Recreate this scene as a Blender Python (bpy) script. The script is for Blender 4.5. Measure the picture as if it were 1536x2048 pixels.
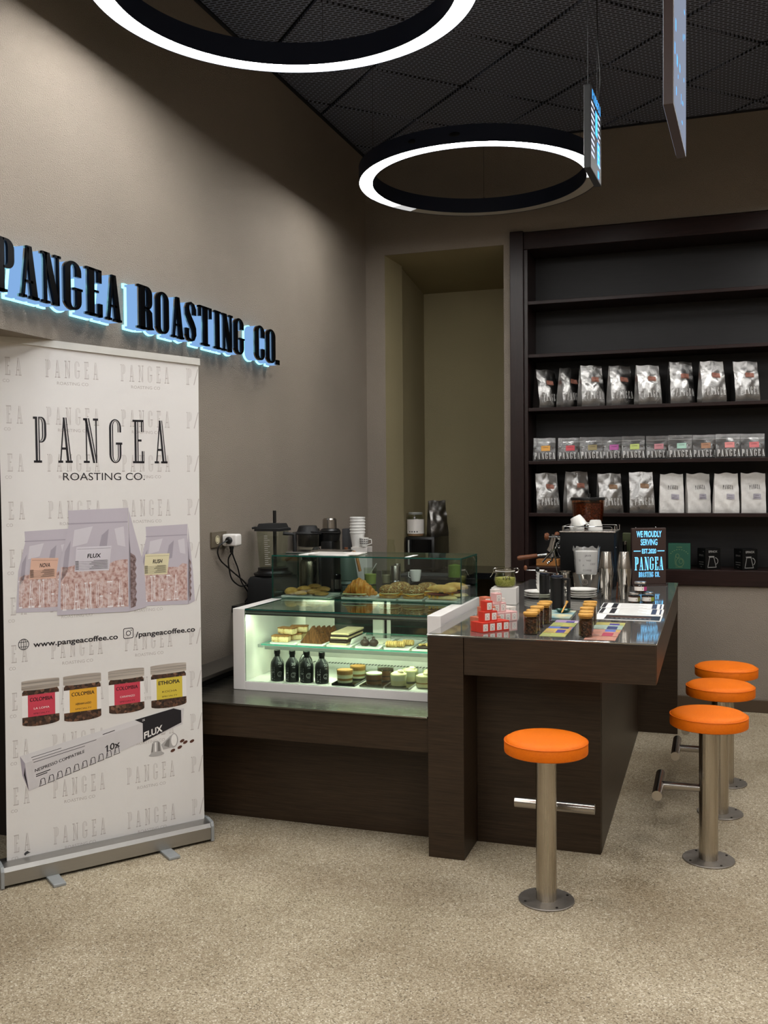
import bpy, bmesh, math, random
from mathutils import Vector, Matrix

for _o in list(bpy.data.objects):
    bpy.data.objects.remove(_o, do_unlink=True)
SC = bpy.context.scene
COL = SC.collection
PI = math.pi
random.seed(7)

# ---------------------------------------------------------------- camera
cam_data = bpy.data.cameras.new('camera')
cam = bpy.data.objects.new('camera', cam_data)
COL.objects.link(cam)
cam_data.sensor_fit = 'HORIZONTAL'
cam_data.sensor_width = 36.0
cam_data.lens = 36.0 * 1942.5 / 1536.0
cam_data.clip_start = 0.02
cam_data.clip_end = 60
_yaw, _pit, _rol = -0.327055, -0.0283281, 0.0079754
_f = Vector((math.sin(_yaw) * math.cos(_pit), math.cos(_yaw) * math.cos(_pit), math.sin(_pit)))
_r = Vector((math.cos(_yaw), -math.sin(_yaw), 0))
_d = _f.cross(_r)
_r2 = _r * math.cos(_rol) + _d * math.sin(_rol)
_d2 = -_r * math.sin(_rol) + _d * math.cos(_rol)
_up = -_d2
cam.matrix_world = Matrix(((_r2.x, _up.x, -_f.x, 0), (_r2.y, _up.y, -_f.y, 0), (_r2.z, _up.z, -_f.z, 1.5), (0, 0, 0, 1)))
SC.camera = cam

# ---------------------------------------------------------------- world and exposure
world = bpy.data.worlds.new('world')
SC.world = world
world.use_nodes = True
world.node_tree.nodes['Background'].inputs[0].default_value = (0.55, 0.6, 0.7, 1)
world.node_tree.nodes['Background'].inputs[1].default_value = 0.05
SC.view_settings.view_transform = 'Standard'
SC.view_settings.look = 'None'
SC.view_settings.gamma = 1.0
SC.view_settings.exposure = 0.0
SC.view_settings.use_curve_mapping = False
SC.cycles.use_denoising = True
SC.cycles.max_bounces = 10
SC.cycles.transparent_max_bounces = 24
SC.cycles.sample_clamp_indirect = 6.0
SC.cycles.blur_glossy = 0.5
SC.cycles.caustics_reflective = False
SC.cycles.caustics_refractive = False
RING_POWER = 49.0            # radiance of the ring lamps' diffusers
CASE_POWER = 60.0            # radiance of the LED strips in the display case
SIGN_POWER = 0.85             # radiance of the blue acrylic behind the wall letters

# ---------------------------------------------------------------- materials
def C(h):
    h = h.lstrip('#')
    o = []
    for i in (0, 2, 4):
        c = int(h[i:i + 2], 16) / 255
        o.append(c / 12.92 if c <= 0.04045 else ((c + 0.055) / 1.055) ** 2.4)
    return tuple(o) + (1.0,)

MATS = {}
def mat(name, col='#808080', rough=0.5, metal=0.0, spec=0.5, emit=None, es=0.0, coat=0.0, trans=0.0, alpha=1.0):
    if name in MATS:
        return MATS[name]
    m = bpy.data.materials.new(name)
    m.use_nodes = True
    b = m.node_tree.nodes['Principled BSDF']
    b.inputs['Base Color'].default_value = C(col) if isinstance(col, str) else col
    b.inputs['Roughness'].default_value = rough
    b.inputs['Metallic'].default_value = metal
    b.inputs['Specular IOR Level'].default_value = spec
    b.inputs['Coat Weight'].default_value = coat
    b.inputs['Transmission Weight'].default_value = trans
    b.inputs['Alpha'].default_value = alpha
    if emit:
        b.inputs['Emission Color'].default_value = C(emit) if isinstance(emit, str) else emit
        b.inputs['Emission Strength'].default_value = es
    MATS[name] = m
    return m

class NT:
    """tiny wrapper to add nodes to a material"""
    def __init__(s, m):
        s.t = m.node_tree
        s.b = s.t.nodes['Principled BSDF']
    def n(s, kind, **kw):
        x = s.t.nodes.new(kind)
        for k, v in kw.items():
            if k.startswith('i_'):
                x.inputs[k[2:].replace('_', ' ')].default_value = v
            else:
                setattr(x, k, v)
        return x
    def l(s, a, ao, b, bi):
        s.t.links.new(a.outputs[ao], b.inputs[bi])
    def coord(s, scale=(1, 1, 1), kind='Object'):
        tc = s.n('ShaderNodeTexCoord')
        mp = s.n('ShaderNodeMapping')
        mp.inputs['Scale'].default_value = scale
        s.l(tc, kind, mp, 'Vector')
        return mp
    def ramp(s, stops):
        r = s.n('ShaderNodeValToRGB')
        while len(r.color_ramp.elements) < len(stops):
            r.color_ramp.elements.new(0.5)
        for e, (p, c) in zip(r.color_ramp.elements, stops):
            e.position = p
            e.color = C(c) if isinstance(c, str) else c
        return r
    def bump(s, src, out, strength, dist):
        b = s.n('ShaderNodeBump')
        b.inputs['Strength'].default_value = strength
        b.inputs['Distance'].default_value = dist
        s.l(src, out, b, 'Height')
        s.l(b, 'Normal', s.b, 'Normal')
        return b

def plaster(name, col, col2, bump=0.5):
    m = mat(name, col, 0.78, spec=0.3)
    t = NT(m)
    co = t.coord()
    n1 = t.n('ShaderNodeTexNoise', i_Scale=190.0, i_Detail=4.0, i_Roughness=0.6)
    n2 = t.n('ShaderNodeTexNoise', i_Scale=1.3, i_Detail=4.0)
    t.l(co, 'Vector', n1, 'Vector'); t.l(co, 'Vector', n2, 'Vector')
    r = t.ramp([(0.3, col2), (0.7, col)])
    t.l(n2, 'Fac', r, 'Fac'); t.l(r, 'Color', t.b, 'Base Color')
    t.bump(n1, 'Fac', bump, 0.007)
    return m

def wood(name, dark, light, scale=(1.2, 1.2, 26), rough=0.42, spec=0.35, axis_noise=4.0):
    m = mat(name, dark, rough, spec=spec)
    t = NT(m)
    co = t.coord(scale)
    n1 = t.n('ShaderNodeTexNoise', i_Scale=axis_noise, i_Detail=7.0, i_Roughness=0.62, i_Distortion=0.6)
    t.l(co, 'Vector', n1, 'Vector')
    r = t.ramp([(0.3, dark), (0.72, light)])
    t.l(n1, 'Fac', r, 'Fac'); t.l(r, 'Color', t.b, 'Base Color')
    t.bump(n1, 'Fac', 0.12, 0.002)
    return m

def brushed(name, col, rough=0.32, scale=(3, 260, 260), strength=0.06):
    m = mat(name, col, rough, 1.0)
    t = NT(m)
    co = t.coord(scale)
    n1 = t.n('ShaderNodeTexNoise', i_Scale=1.0, i_Detail=5.0)
    t.l(co, 'Vector', n1, 'Vector')
    mr = t.n('ShaderNodeMapRange')
    mr.inputs['To Min'].default_value = rough * 0.75
    mr.inputs['To Max'].default_value = rough * 1.35
    t.l(n1, 'Fac', mr, 'Value'); t.l(mr, 'Result', t.b, 'Roughness')
    t.bump(n1, 'Fac', strength, 0.001)
    return m

def speckle(name, stops, scale, rough=0.6, bump=0.3, dist=0.002, metal=0.0, mapping=(1, 1, 1)):
    m = mat(name, '#808080', rough, metal)
    t = NT(m)
    co = t.coord(mapping)
    v = t.n('ShaderNodeTexVoronoi', i_Scale=scale)
    t.l(co, 'Vector', v, 'Vector')
    sep = t.n('ShaderNodeSeparateColor')
    t.l(v, 'Color', sep, 'Color')
    r = t.ramp(stops)
    t.l(sep, 'Red', r, 'Fac'); t.l(r, 'Color', t.b, 'Base Color')
    if bump:
        t.bump(v, 'Distance', bump, dist)
    return m

def noisy(name, stops, scale, rough=0.6, bump=0.2, dist=0.003, metal=0.0, mapping=(1, 1, 1), spec=0.5):
    m = mat(name, '#808080', rough, metal, spec=spec)
    t = NT(m)
    co = t.coord(mapping)
    v = t.n('ShaderNodeTexNoise', i_Scale=scale, i_Detail=6.0, i_Roughness=0.6)
    t.l(co, 'Vector', v, 'Vector')
    r = t.ramp(stops)
    t.l(v, 'Fac', r, 'Fac'); t.l(r, 'Color', t.b, 'Base Color')
    if bump:
        t.bump(v, 'Fac', bump, dist)
    return m

def clear(name, tint='#eef5f2', gloss=0.04, rough=0.02, haze=None, hz=0.0, boost=1.0):
    """clear glass: mostly transparent, with a Fresnel reflection"""
    m = bpy.data.materials.new(name)
    m.use_nodes = True
    nt = m.node_tree
    nt.nodes.clear()
    out = nt.nodes.new('ShaderNodeOutputMaterial')
    tr = nt.nodes.new('ShaderNodeBsdfTransparent'); tr.inputs[0].default_value = C(tint)
    gl = nt.nodes.new('ShaderNodeBsdfGlossy'); gl.inputs['Roughness'].default_value = rough
    gl.inputs[0].default_value = (1, 1, 1, 1)
    fr = nt.nodes.new('ShaderNodeLayerWeight'); fr.inputs[0].default_value = 0.5
    pw_ = nt.nodes.new('ShaderNodeMath'); pw_.operation = 'POWER'; pw_.inputs[1].default_value = 4.5
    nt.links.new(fr.outputs['Facing'], pw_.inputs[0])
    mu = nt.nodes.new('ShaderNodeMath'); mu.operation = 'MULTIPLY_ADD'
    mu.inputs[1].default_value = 0.8 * boost; mu.inputs[2].default_value = gloss
    mu.use_clamp = True
    nt.links.new(pw_.outputs[0], mu.inputs[0])
    mx = nt.nodes.new('ShaderNodeMixShader')
    nt.links.new(mu.outputs[0], mx.inputs[0])
    nt.links.new(gl.outputs[0], mx.inputs[2])
    src = tr
    if haze:
        df = nt.nodes.new('ShaderNodeBsdfDiffuse'); df.inputs[0].default_value = C(haze)
        m2 = nt.nodes.new('ShaderNodeMixShader'); m2.inputs[0].default_value = hz
        nt.links.new(tr.outputs[0], m2.inputs[1]); nt.links.new(df.outputs[0], m2.inputs[2])
        src = m2
    nt.links.new(src.outputs[0], mx.inputs[1])
    nt.links.new(mx.outputs[0], out.inputs[0])
    MATS[name] = m
    return m

def glow(name, col, strength):
    m = bpy.data.materials.new(name)
    m.use_nodes = True
    nt = m.node_tree
    nt.nodes.clear()
    out = nt.nodes.new('ShaderNodeOutputMaterial')
    e = nt.nodes.new('ShaderNodeEmission')
    e.inputs[0].default_value = C(col); e.inputs[1].default_value = strength
    nt.links.new(e.outputs[0], out.inputs[0])
    MATS[name] = m
    return m

plaster('wall_plaster', '#94897d', '#887e73', 0.8)
plaster('niche_plaster', '#94896a', '#8a8063', 0.4)
wood('dark_laminate', '#241a10', '#3d2e20', (1.5, 1.5, 40))
wood('espresso_wood', '#1a0f0d', '#2a1916', (1.5, 1.5, 30), 0.38, 0.22)
wood('wenge_upright', '#1b100f', '#2a1a18', (30, 30, 1.5), 0.3)
wood('back_panel', '#110f10', '#191617', (2, 2, 30), 0.5)
wood('oak', '#8d5a2c', '#b57d45', (4, 40, 40), 0.5)
wood('walnut', '#5b331d', '#7d4a2c', (6, 50, 50), 0.45)
wood('bamboo', '#c08a3c', '#d8a656', (20, 20, 20), 0.5)
brushed('brushed_top', '#a9a7a2', 0.055, (2, 220, 220), 0.002).node_tree.nodes['Principled BSDF'].inputs['Metallic'].default_value = 0.8
brushed('brushed_deck', '#86847c', 0.24, (2, 200, 200), 0.04)
brushed('brushed_post', '#b0a799', 0.25, (300, 300, 1), 0.025)
brushed('brushed_base', '#97918a', 0.5, (60, 60, 60), 0.04)
brushed('banner_aluminium', '#a8a6a2', 0.38, (2, 200, 200), 0.04)
mat('rail_silver', '#d2d0cb', 0.35, 0.35)
mat('polished_steel', '#c4bfb8', 0.12, 1.0)
mat('satin_steel', '#a8a29a', 0.25, 1.0)
mat('chrome', '#d8d8d8', 0.06, 1.0)
mat('black_satin', '#0c0c0d', 0.35)
mat('black_matte', '#0b0b0c', 0.6)
mat('black_gloss', '#070708', 0.12)
mat('ring_black', '#1b2234', 0.42, 0.2)
mat('letter_black', '#101114', 0.22, 0.85)
mat('white_lacquer', '#e6e1dd', 0.35)
mat('white_ceramic', '#e9e6e0', 0.15)
mat('white_paper', '#e8e6e2', 0.7)
mat('white_card', '#dcd6d0', 0.6)
mat('rubber_grey', '#3b3b3d', 0.7)
mat('brass_screw', '#3a3632', 0.4, 0.8)
clear('case_glass', '#f0f7f2', 0.03, 0.01)
clear('upper_glass', '#e6f0ec', 0.05, 0.01)
mat('glass_edge', '#0f4a40', 0.15, 0.0, 0.6)
mat('shelf_edge', '#57b3a2', 0.15, 0.0, 0.6)
clear('jar_glass', '#f4f2ec', 0.02, 0.03)
clear('cup_glass', '#f6f8f3', 0.03, 0.03)
clear('pouch_film', '#d8d5d2', 0.07, 0.25, '#a5a3a1', 0.10)
clear('wrap_film', '#f2f2f2', 0.08, 0.2, '#d6d4d0', 0.3)
mat('dark_door_glass', '#0e1517', 0.08, 0.0, 0.8)
glow('ring_light', '#fcfbf8', RING_POWER)
for _k, _q in enumerate((.08, .03, .013)):
    glow('ring_light_fade_%d' % _k, '#fcfbf8', RING_POWER * _q)
mat('ring_diffuser_off', '#bdbab4', 0.5)
glow('case_led', '#f1ffdc', CASE_POWER)
glow('sign_acrylic', '#8fbdf5', SIGN_POWER)
glow('sign_halo', '#8fe4ff', SIGN_POWER * 3.0)
glow('screen_blue', '#4aa8ff', 2.2)
glow('screen_white', '#cfdcff', 1.6)
glow('screen_panel', '#b9c4dc', 0.55)
glow('letter_glow', '#74c8ff', 1.7)

# floor: quartz-pebble carpet
def floor_mat():
    m = mat('quartz_floor', '#a09076', 0.62, spec=0.35)
    t = NT(m)
    co = t.coord()
    v = t.n('ShaderNodeTexVoronoi', i_Scale=240.0)
    t.l(co, 'Vector', v, 'Vector')
    sep = t.n('ShaderNodeSeparateColor'); t.l(v, 'Color', sep, 'Color')
    r = t.ramp([(0.0, '#5f5341'), (0.08, '#8f816a'), (0.4, '#a69880'), (0.75, '#b6a991'), (0.94, '#c9beaa'), (1.0, '#e0d9c9')])
    t.l(sep, 'Red', r, 'Fac')
    n = t.n('ShaderNodeTexNoise', i_Scale=1.6, i_Detail=5.0)
    t.l(co, 'Vector', n, 'Vector')
    r2 = t.ramp([(0.3, '#c9c2b8'), (0.65, '#ffffff')])
    t.l(n, 'Fac', r2, 'Fac')
    mx = t.n('ShaderNodeMix', data_type='RGBA', blend_type='MULTIPLY')
    mx.inputs['Factor'].default_value = 1.0
    t.t.links.new(r.outputs['Color'], mx.inputs[6]); t.t.links.new(r2.outputs['Color'], mx.inputs[7])
    t.t.links.new(mx.outputs[2], t.b.inputs['Base Color'])
    t.bump(v, 'Distance', 0.35, 0.002)
    return m
floor_mat()

# ceiling: black expanded-metal tiles (fine strands run along X)
def mesh_mat():
    m = mat('expanded_metal', '#16171b', 0.6, 0.0)
    t = NT(m)
    co = t.coord((1, 1, 1))
    br = t.n('ShaderNodeTexBrick', offset=0.5, i_Scale=1.0)
    br.inputs['Color1'].default_value = C('#1e2027'); br.inputs['Color2'].default_value = C('#24262e')
    br.inputs['Mortar'].default_value = C('#7f869a')
    br.inputs['Mortar Size'].default_value = 0.005
    br.inputs['Mortar Smooth'].default_value = 0.2
    br.inputs['Brick Width'].default_value = 0.045
    br.inputs['Row Height'].default_value = 0.021
    t.l(co, 'Vector', br, 'Vector')
    t.l(br, 'Color', t.b, 'Base Color')
    t.bump(br, 'Fac', 0.5, 0.004)
    return m
mesh_mat()
mat('ceiling_void', '#07070a', 0.8)
mat('ceiling_rail', '#14161c', 0.5)
mat('black_flat', '#060606', 0.55, spec=0.18)

# ---------------------------------------------------------------- mesh builder
class MB:
    def __init__(s):
        s.v = []; s.f = []; s.m = []; s.flat = set()
    def add(s, vs, fs, mi=0, M=None):
        o = len(s.v)
        if M is not None:
            vs = [M @ Vector(p) for p in vs]
        s.v += [tuple(p) for p in vs]
        s.f += [tuple(i + o for i in q) for q in fs]
        s.m += [mi] * len(fs)
        return s
    def box(s, x0, y0, z0, x1, y1, z1, mi=0, bev=0.0, M=None, seg=2):
        if bev <= 0:
            vs = [(x0, y0, z0), (x1, y0, z0), (x1, y1, z0), (x0, y1, z0), (x0, y0, z1), (x1, y0, z1), (x1, y1, z1), (x0, y1, z1)]
            fs = [(3, 2, 1, 0), (4, 5, 6, 7), (0, 1, 5, 4), (1, 2, 6, 5), (2, 3, 7, 6), (3, 0, 4, 7)]
            return s.add(vs, fs, mi, M)
        bm = bmesh.new()
        bmesh.ops.create_cube(bm, size=1.0)
        for v in bm.verts:
            v.co = ((x0 + x1) / 2 + v.co.x * (x1 - x0), (y0 + y1) / 2 + v.co.y * (y1 - y0), (z0 + z1) / 2 + v.co.z * (z1 - z0))
        bmesh.ops.bevel(bm, geom=bm.edges[:], offset=bev, segments=seg, profile=0.5, affect='EDGES')
        bm.verts.index_update()
        vs = [v.co.copy() for v in bm.verts]
        fs = [[v.index for v in f.verts] for f in bm.faces]
        bm.free()
        if bev < 0.004:
            s.flat.update(range(len(s.f), len(s.f) + len(fs)))
        return s.add(vs, fs, mi, M)
    def lathe(s, prof, n=28, mi=0, M=None, loop=False, c=(0, 0)):
        vs = []; fs = []
        k = len(prof)
        for i in range(n):
            a = 2 * PI * i / n
            for r, z in prof:
                vs.append((c[0] + r * math.cos(a), c[1] + r * math.sin(a), z))
        rng = range(k) if loop else range(k - 1)
        for i in range(n):
            j = (i + 1) % n
            for q in rng:
                w = (q + 1) % k
                if prof[q][0] < 1e-6 and prof[w][0] < 1e-6:
                    continue
                if prof[q][0] < 1e-6:
                    fs.append((i * k + q, j * k + w, i * k + w))
                elif prof[w][0] < 1e-6:
                    fs.append((i * k + q, j * k + q, i * k + w))
                else:
                    fs.append((i * k + q, j * k + q, j * k + w, i * k + w))
        return s.add(vs, fs, mi, M)
    def cyl(s, cx, cy, z0, z1, r0, r1=None, n=24, mi=0, M=None, bev=0.0):
        r1 = r0 if r1 is None else r1
        if bev:
            return s.lathe([(0, z0), (r0 - bev, z0), (r0, z0 + bev), (r1, z1 - bev), (r1 - bev, z1), (0, z1)], n, mi, M, c=(cx, cy))
        return s.lathe([(0, z0), (r0, z0), (r1, z1), (0, z1)], n, mi, M, c=(cx, cy))
    def rod(s, a, b, r, n=12, mi=0, r2=None, M=None):
        a = Vector(a); b = Vector(b)
        return s.tube([a, b], r, n, mi, M, r2=r2)
    def tube(s, path, r, n=8, mi=0, M=None, r2=None, radii=None):
        path = [Vector(p) for p in path]
        vs = []; fs = []
        k = len(path)
        prev = None
        for i, p in enumerate(path):
            t = (path[min(i + 1, k - 1)] - path[max(i - 1, 0)]).normalized()
            if prev is None:
                a = Vector((0, 0, 1)) if abs(t.z) < 0.9 else Vector((1, 0, 0))
                u = t.cross(a).normalized()
            else:
                u = (prev - t * prev.dot(t)).normalized()
            prev = u
            w = t.cross(u)
            rr = radii[i] if radii else (r if r2 is None else r + (r2 - r) * i / (k - 1))
            for j in range(n):
                an = 2 * PI * j / n
                vs.append(p + u * (rr * math.cos(an)) + w * (rr * math.sin(an)))
        for i in range(k - 1):
            for j in range(n):
                j2 = (j + 1) % n
                fs.append((i * n + j, i * n + j2, (i + 1) * n + j2, (i + 1) * n + j))
        fs.append(tuple(range(n))[::-1])
        fs.append(tuple((k - 1) * n + j for j in range(n)))
        return s.add(vs, fs, mi, M)
    def prism(s, poly, h0, h1, mi=0, M=None):
        n = len(poly)
        vs = [(x, y, h0) for x, y in poly] + [(x, y, h1) for x, y in poly]
        fs = [tuple(range(n))[::-1], tuple(range(n, 2 * n))]
        for i in range(n):
            j = (i + 1) % n
            fs.append((i, j, n + j, n + i))
        return s.add(vs, fs, mi, M)
    def quad(s, a, b, c, d, mi=0, M=None):
        return s.add([a, b, c, d], [(0, 1, 2, 3)], mi, M)
    def blob(s, cx, cy, cz, rx, ry, rz, n=14, k=9, mi=0, M=None, amp=0.0, seed=0, flat=None):
        rnd = random.Random(seed)
        ph = [rnd.uniform(0, 6.28) for _ in range(9)]
        vs = []; fs = []
        for i in range(k + 1):
            th = PI * i / k
            for j in range(n):
                a = 2 * PI * j / n
                x, y, z = math.sin(th) * math.cos(a), math.sin(th) * math.sin(a), math.cos(th)
                q = 1 + amp * (math.sin(3 * a + ph[0]) * math.sin(2 * th + ph[1]) + 0.6 * math.sin(5 * a + ph[2] + 3 * z) + 0.5 * math.sin(7 * z + 2 * a + ph[3])) * math.sin(th)
                zz = z
                if flat is not None and zz < -flat:
                    zz = -flat
                vs.append((cx + rx * x * q, cy + ry * y * q, cz + rz * zz * q))
        for i in range(k):
            for j in range(n):
                j2 = (j + 1) % n
                fs.append((i * n + j, (i + 1) * n + j, (i + 1) * n + j2, i * n + j2))
        return s.add(vs, fs, mi, M)
    def mesh(s, name, mats, smooth=True, angle=35):
        me = bpy.data.meshes.new(name)
        me.from_pydata(s.v, [], s.f)
        for m in (mats if isinstance(mats, (list, tuple)) else [mats]):
            me.materials.append(MATS[m] if isinstance(m, str) else m)
        me.polygons.foreach_set('material_index', s.m)
        if smooth:
            me.polygons.foreach_set('use_smooth', [True] * len(s.f))
            me.set_sharp_from_angle(angle=math.radians(angle))
            if s.flat:
                me.polygons.foreach_set('use_smooth', [i not in s.flat for i in range(len(s.f))])
        me.update()
        return me

def obj(name, mb, mats, parent=None, loc=None, rotz=None, smooth=True):
    o = bpy.data.objects.new(name, mb if isinstance(mb, bpy.types.Mesh) else mb.mesh(name, mats, smooth))
    COL.objects.link(o)
    if parent:
        o.parent = parent
    if loc is not None:
        o.location = loc
    if rotz is not None:
        o.rotation_euler = (0, 0, rotz)
    return o

def tag(o, label, cat, group=None):
    o['label'] = label
    o['category'] = cat
    if group:
        o['group'] = group
    return o

def thing(name, label, cat, loc=(0, 0, 0), rotz=0.0, group=None):
    o = bpy.data.objects.new(name, None)
    o.empty_display_size = 0.05
    COL.objects.link(o)
    o.location = loc
    o.rotation_euler = (0, 0, rotz)
    return tag(o, label, cat, group)

def struct(name, mb, mats, parent=None, smooth=False):
    o = obj(name, mb, mats, parent, smooth=smooth)
    if parent is None:
        o['kind'] = 'structure'
    return o

def dup(root, loc, rotz=None, label=None, group=None):
    r = root.copy(); COL.objects.link(r)
    r.location = loc
    if rotz is not None:
        r.rotation_euler = (0, 0, rotz)
    if label:
        r['label'] = label
    if group:
        r['group'] = group
    for ch in list(root.children):
        c = ch.copy(); COL.objects.link(c); c.parent = r
        for g in list(ch.children):
            d = g.copy(); COL.objects.link(d); d.parent = c
    return r

def swap(o, slot, m):
    """give this object its own material in one slot while sharing the mesh"""
    o.material_slots[slot].link = 'OBJECT'
    o.material_slots[slot].material = MATS[m]

RZ = lambda a: Matrix.Rotation(a, 4, 'Z')
RX = lambda a: Matrix.Rotation(a, 4, 'X')
RY = lambda a: Matrix.Rotation(a, 4, 'Y')
T = lambda x, y, z: Matrix.Translation((x, y, z))

# ---------------------------------------------------------------- lettering
def arc(cx, cy, rx, ry, a0, a1, n=7):
    return [(cx + rx * math.cos(math.radians(a0 + (a1 - a0) * i / n)), cy + ry * math.sin(math.radians(a0 + (a1 - a0) * i / n))) for i in range(n + 1)]

def rect(x0, y0, x1, y1):
    return ([(x0, y0), (x0, y1)], [(x1, y0), (x1, y1)], False)

def stroke(pts, ws):
    o = []; i_ = []
    for k, p in enumerate(pts):
        a = pts[max(k - 1, 0)]; b = pts[min(k + 1, len(pts) - 1)]
        dx, dy = b[0] - a[0], b[1] - a[1]
        L = math.hypot(dx, dy)
        nx, ny = -dy / L, dx / L
        o.append((p[0] + nx * ws[k] / 2, p[1] + ny * ws[k] / 2))
        i_.append((p[0] - nx * ws[k] / 2, p[1] - ny * ws[k] / 2))
    return (o, i_, True)

_s, _t = 0.16, 0.05
def stem(x, y0=0.0, y1=1.0, s=_s):
    return ([(x, y0), (x, y1)], [(x + s, y0), (x + s, y1)], True)
def bowl(yb):
    o = [(.2, 1), (.30, 1)] + arc(.30, .82, .18, .18, 90, 0) + [(.48, yb + .18)] + arc(.30, yb + .18, .18, .18, 0, -90) + [(.2, yb)]
    i = [(.2, 1 - _t), (.26, 1 - _t)] + arc(.26, .83, .06, .12, 90, 0) + [(.32, yb + .17)] + arc(.26, yb + .17, .06, .12, 0, -90) + [(.2, yb + _t)]
    return (o, i, True)
def cshape(y1, y0):
    o = [(.48, y1), (.48, .80)] + arc(.24, .80, .24, .20, 0, 180, 12) + [(0, .20)] + arc(.24, .20, .24, .20, 180, 360, 12) + [(.48, y0)]
    i = [(.34, y1), (.34, .83)] + arc(.25, .83, .09, .12, 0, 180, 12) + [(.16, .17)] + arc(.25, .17, .09, .12, 180, 360, 12) + [(.34, y0)]
    return (o, i, True)
GL = {
    'P': (.48, [stem(.07), rect(0, 1 - _t, .1, 1), rect(0, 0, .3, _t), bowl(.44)]),
    'A': (.54, [([(.19, 1), (.33, 0)], [(.33, 1), (.50, 0)], True), ([(.20, .97), (.06, 0)], [(.25, .97), (.11, 0)], False), rect(.11, .29, .36, .29 + _t), rect(0, 0, .18, _t), rect(.27, 0, .54, _t)]),
    'N': (.58, [rect(.09, 0, .09 + _t, 1), ([(.05, 1), (.36, 0)], [(.23, 1), (.52, 0)], True), rect(.47, 0, .47 + _t, 1), rect(0, 0, .23, _t), rect(0, 1 - _t, .16, 1), rect(.38, 1 - _t, .58, 1)]),
    'G': (.52, [cshape(.70, .45), rect(.26, .42, .52, .42 + _t)]),
    'E': (.47, [stem(.07), rect(0, 1 - _t, .44, 1), rect(0, 0, .47, _t), rect(.2, .5, .36, .5 + _t), ([(.34, .72), (.34, 1)], [(.45, .72), (.45, 1)], True), ([(.36, 0), (.36, .28)], [(.47, 0), (.47, .28)], True)]),
    'R': (.55, [stem(.07), rect(0, 1 - _t, .1, 1), rect(0, 0, .29, _t), bowl(.47), ([(.24, .50), (.32, .42), (.34, .06), (.38, 0)], [(.34, .52), (.47, .42), (.49, .08), (.55, .03)], True)]),
    'O': (.48, [(arc(.24, .80, .24, .20, 0, 180, 12) + arc(.24, .20, .24, .20, 180, 360, 12) + [(.48, .80)], arc(.24, .83, .09, .12, 0, 180, 12) + arc(.24, .17, .09, .12, 180, 360, 12) + [(.33, .83)], True)]),
    'S': (.48, [stroke([(.41, .68), (.41, .82), (.36, .93), (.24, .975), (.13, .93), (.09, .82), (.11, .68), (.20, .56), (.30, .45), (.38, .33), (.40, .19), (.35, .07), (.24, .025), (.12, .06), (.07, .17), (.07, .32)],
                       [.13, .13, .08, .05, .08, .14, .17, .18, .18, .17, .14, .08, .05, .08, .13, .13])]),
    'T': (.52, [stem(.18), rect(0, 1 - _t, .52, 1), rect(0, .72, .06, 1), rect(.46, .72, .52, 1), rect(.1, 0, .42, _t)]),
    'I': (.32, [stem(.08), rect(0, 0, .32, _t), rect(0, 1 - _t, .32, 1)]),
    'C': (.48, [cshape(.66, .34)]),
    '.': (.16, [([(0, 0), (0, .14)], [(.16, 0), (.16, .14)], False)]),
}
def lerp2(a, b, t):
    return [(p[0] + (q[0] - p[0]) * t, p[1] + (q[1] - p[1]) * t) for p, q in zip(a, b)]
def glyph_strips(ch, inline=False):
    out = []
    for o, i, thick in GL[ch][1]:
        if inline and thick:
            out.append((o, lerp2(o, i, inline[0])))
            out.append((lerp2(o, i, inline[1]), i))
        else:
            out.append((o, i))
    return out
def word_faces(word, height, gap=0.16, width=None, inline=None, wscale=1.0):
    """2-D quads of a word in the condensed slab face, from x = 0"""
    tot = sum(GL[c][0] for c in word) * wscale + gap * (len(word) - 1)
    sx = (width / (tot * height)) if width else 1.0
    vs = []; fs = []
    x = 0.0
    for c in word:
        for o, i in glyph_strips(c, inline):
            b = len(vs)
            n = len(o)
            vs += [((x + p[0] * wscale) * height * sx, p[1] * height) for p in o]
            vs += [((x + p[0] * wscale) * height * sx, p[1] * height) for p in i]
            for k in range(n - 1):
                fs.append((b + k, b + n + k, b + n + k + 1, b + k + 1))
        x += GL[c][0] * wscale + gap
    return vs, fs
def word_width(word, height, gap=0.16, wscale=1.0):
    return (sum(GL[c][0] for c in word) * wscale + gap * (len(word) - 1)) * height

_TXT = {}
BOLD = {'COLOMBIA', 'ETHIOPIA', 'FLUX', 'NOVA', 'RUSH', '10x', 'NESPRESSO COMPATIBLE', 'EPINOX', 'WE PROUDLY', 'SERVING', 'EST.2020', 'www.pangeacoffee.co', '/pangeacoffee.co', 'HERNAN LASSO'}
def prepare_text(strings):
    tmp = []
    for s in strings:
        cu = bpy.data.curves.new('t', 'FONT')
        cu.body = s; cu.size = 1.0; cu.resolution_u = 3
        cu.offset = (0.0 if 'M' in s else 0.022 if s.islower() or 'N' in s else 0.03) if s in BOLD else 0.0
        o = bpy.data.objects.new('t', cu); COL.objects.link(o); tmp.append((s, o, cu))
    dg = bpy.context.evaluated_depsgraph_get()
    for s, o, cu in tmp:
        me = bpy.data.meshes.new_from_object(o.evaluated_get(dg))
        vs = [(v.co.x, v.co.y) for v in me.vertices]
        fs = [tuple(p.vertices) for p in me.polygons]
        x0 = min(v[0] for v in vs); x1 = max(v[0] for v in vs)
        y1 = max(v[1] for v in vs)
        _TXT[s] = ([(v[0] - x0, v[1]) for v in vs], fs, x1 - x0, y1)
        bpy.data.meshes.remove(me)
    for s, o, cu in tmp:
        bpy.data.objects.remove(o); bpy.data.curves.remove(cu)
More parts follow.
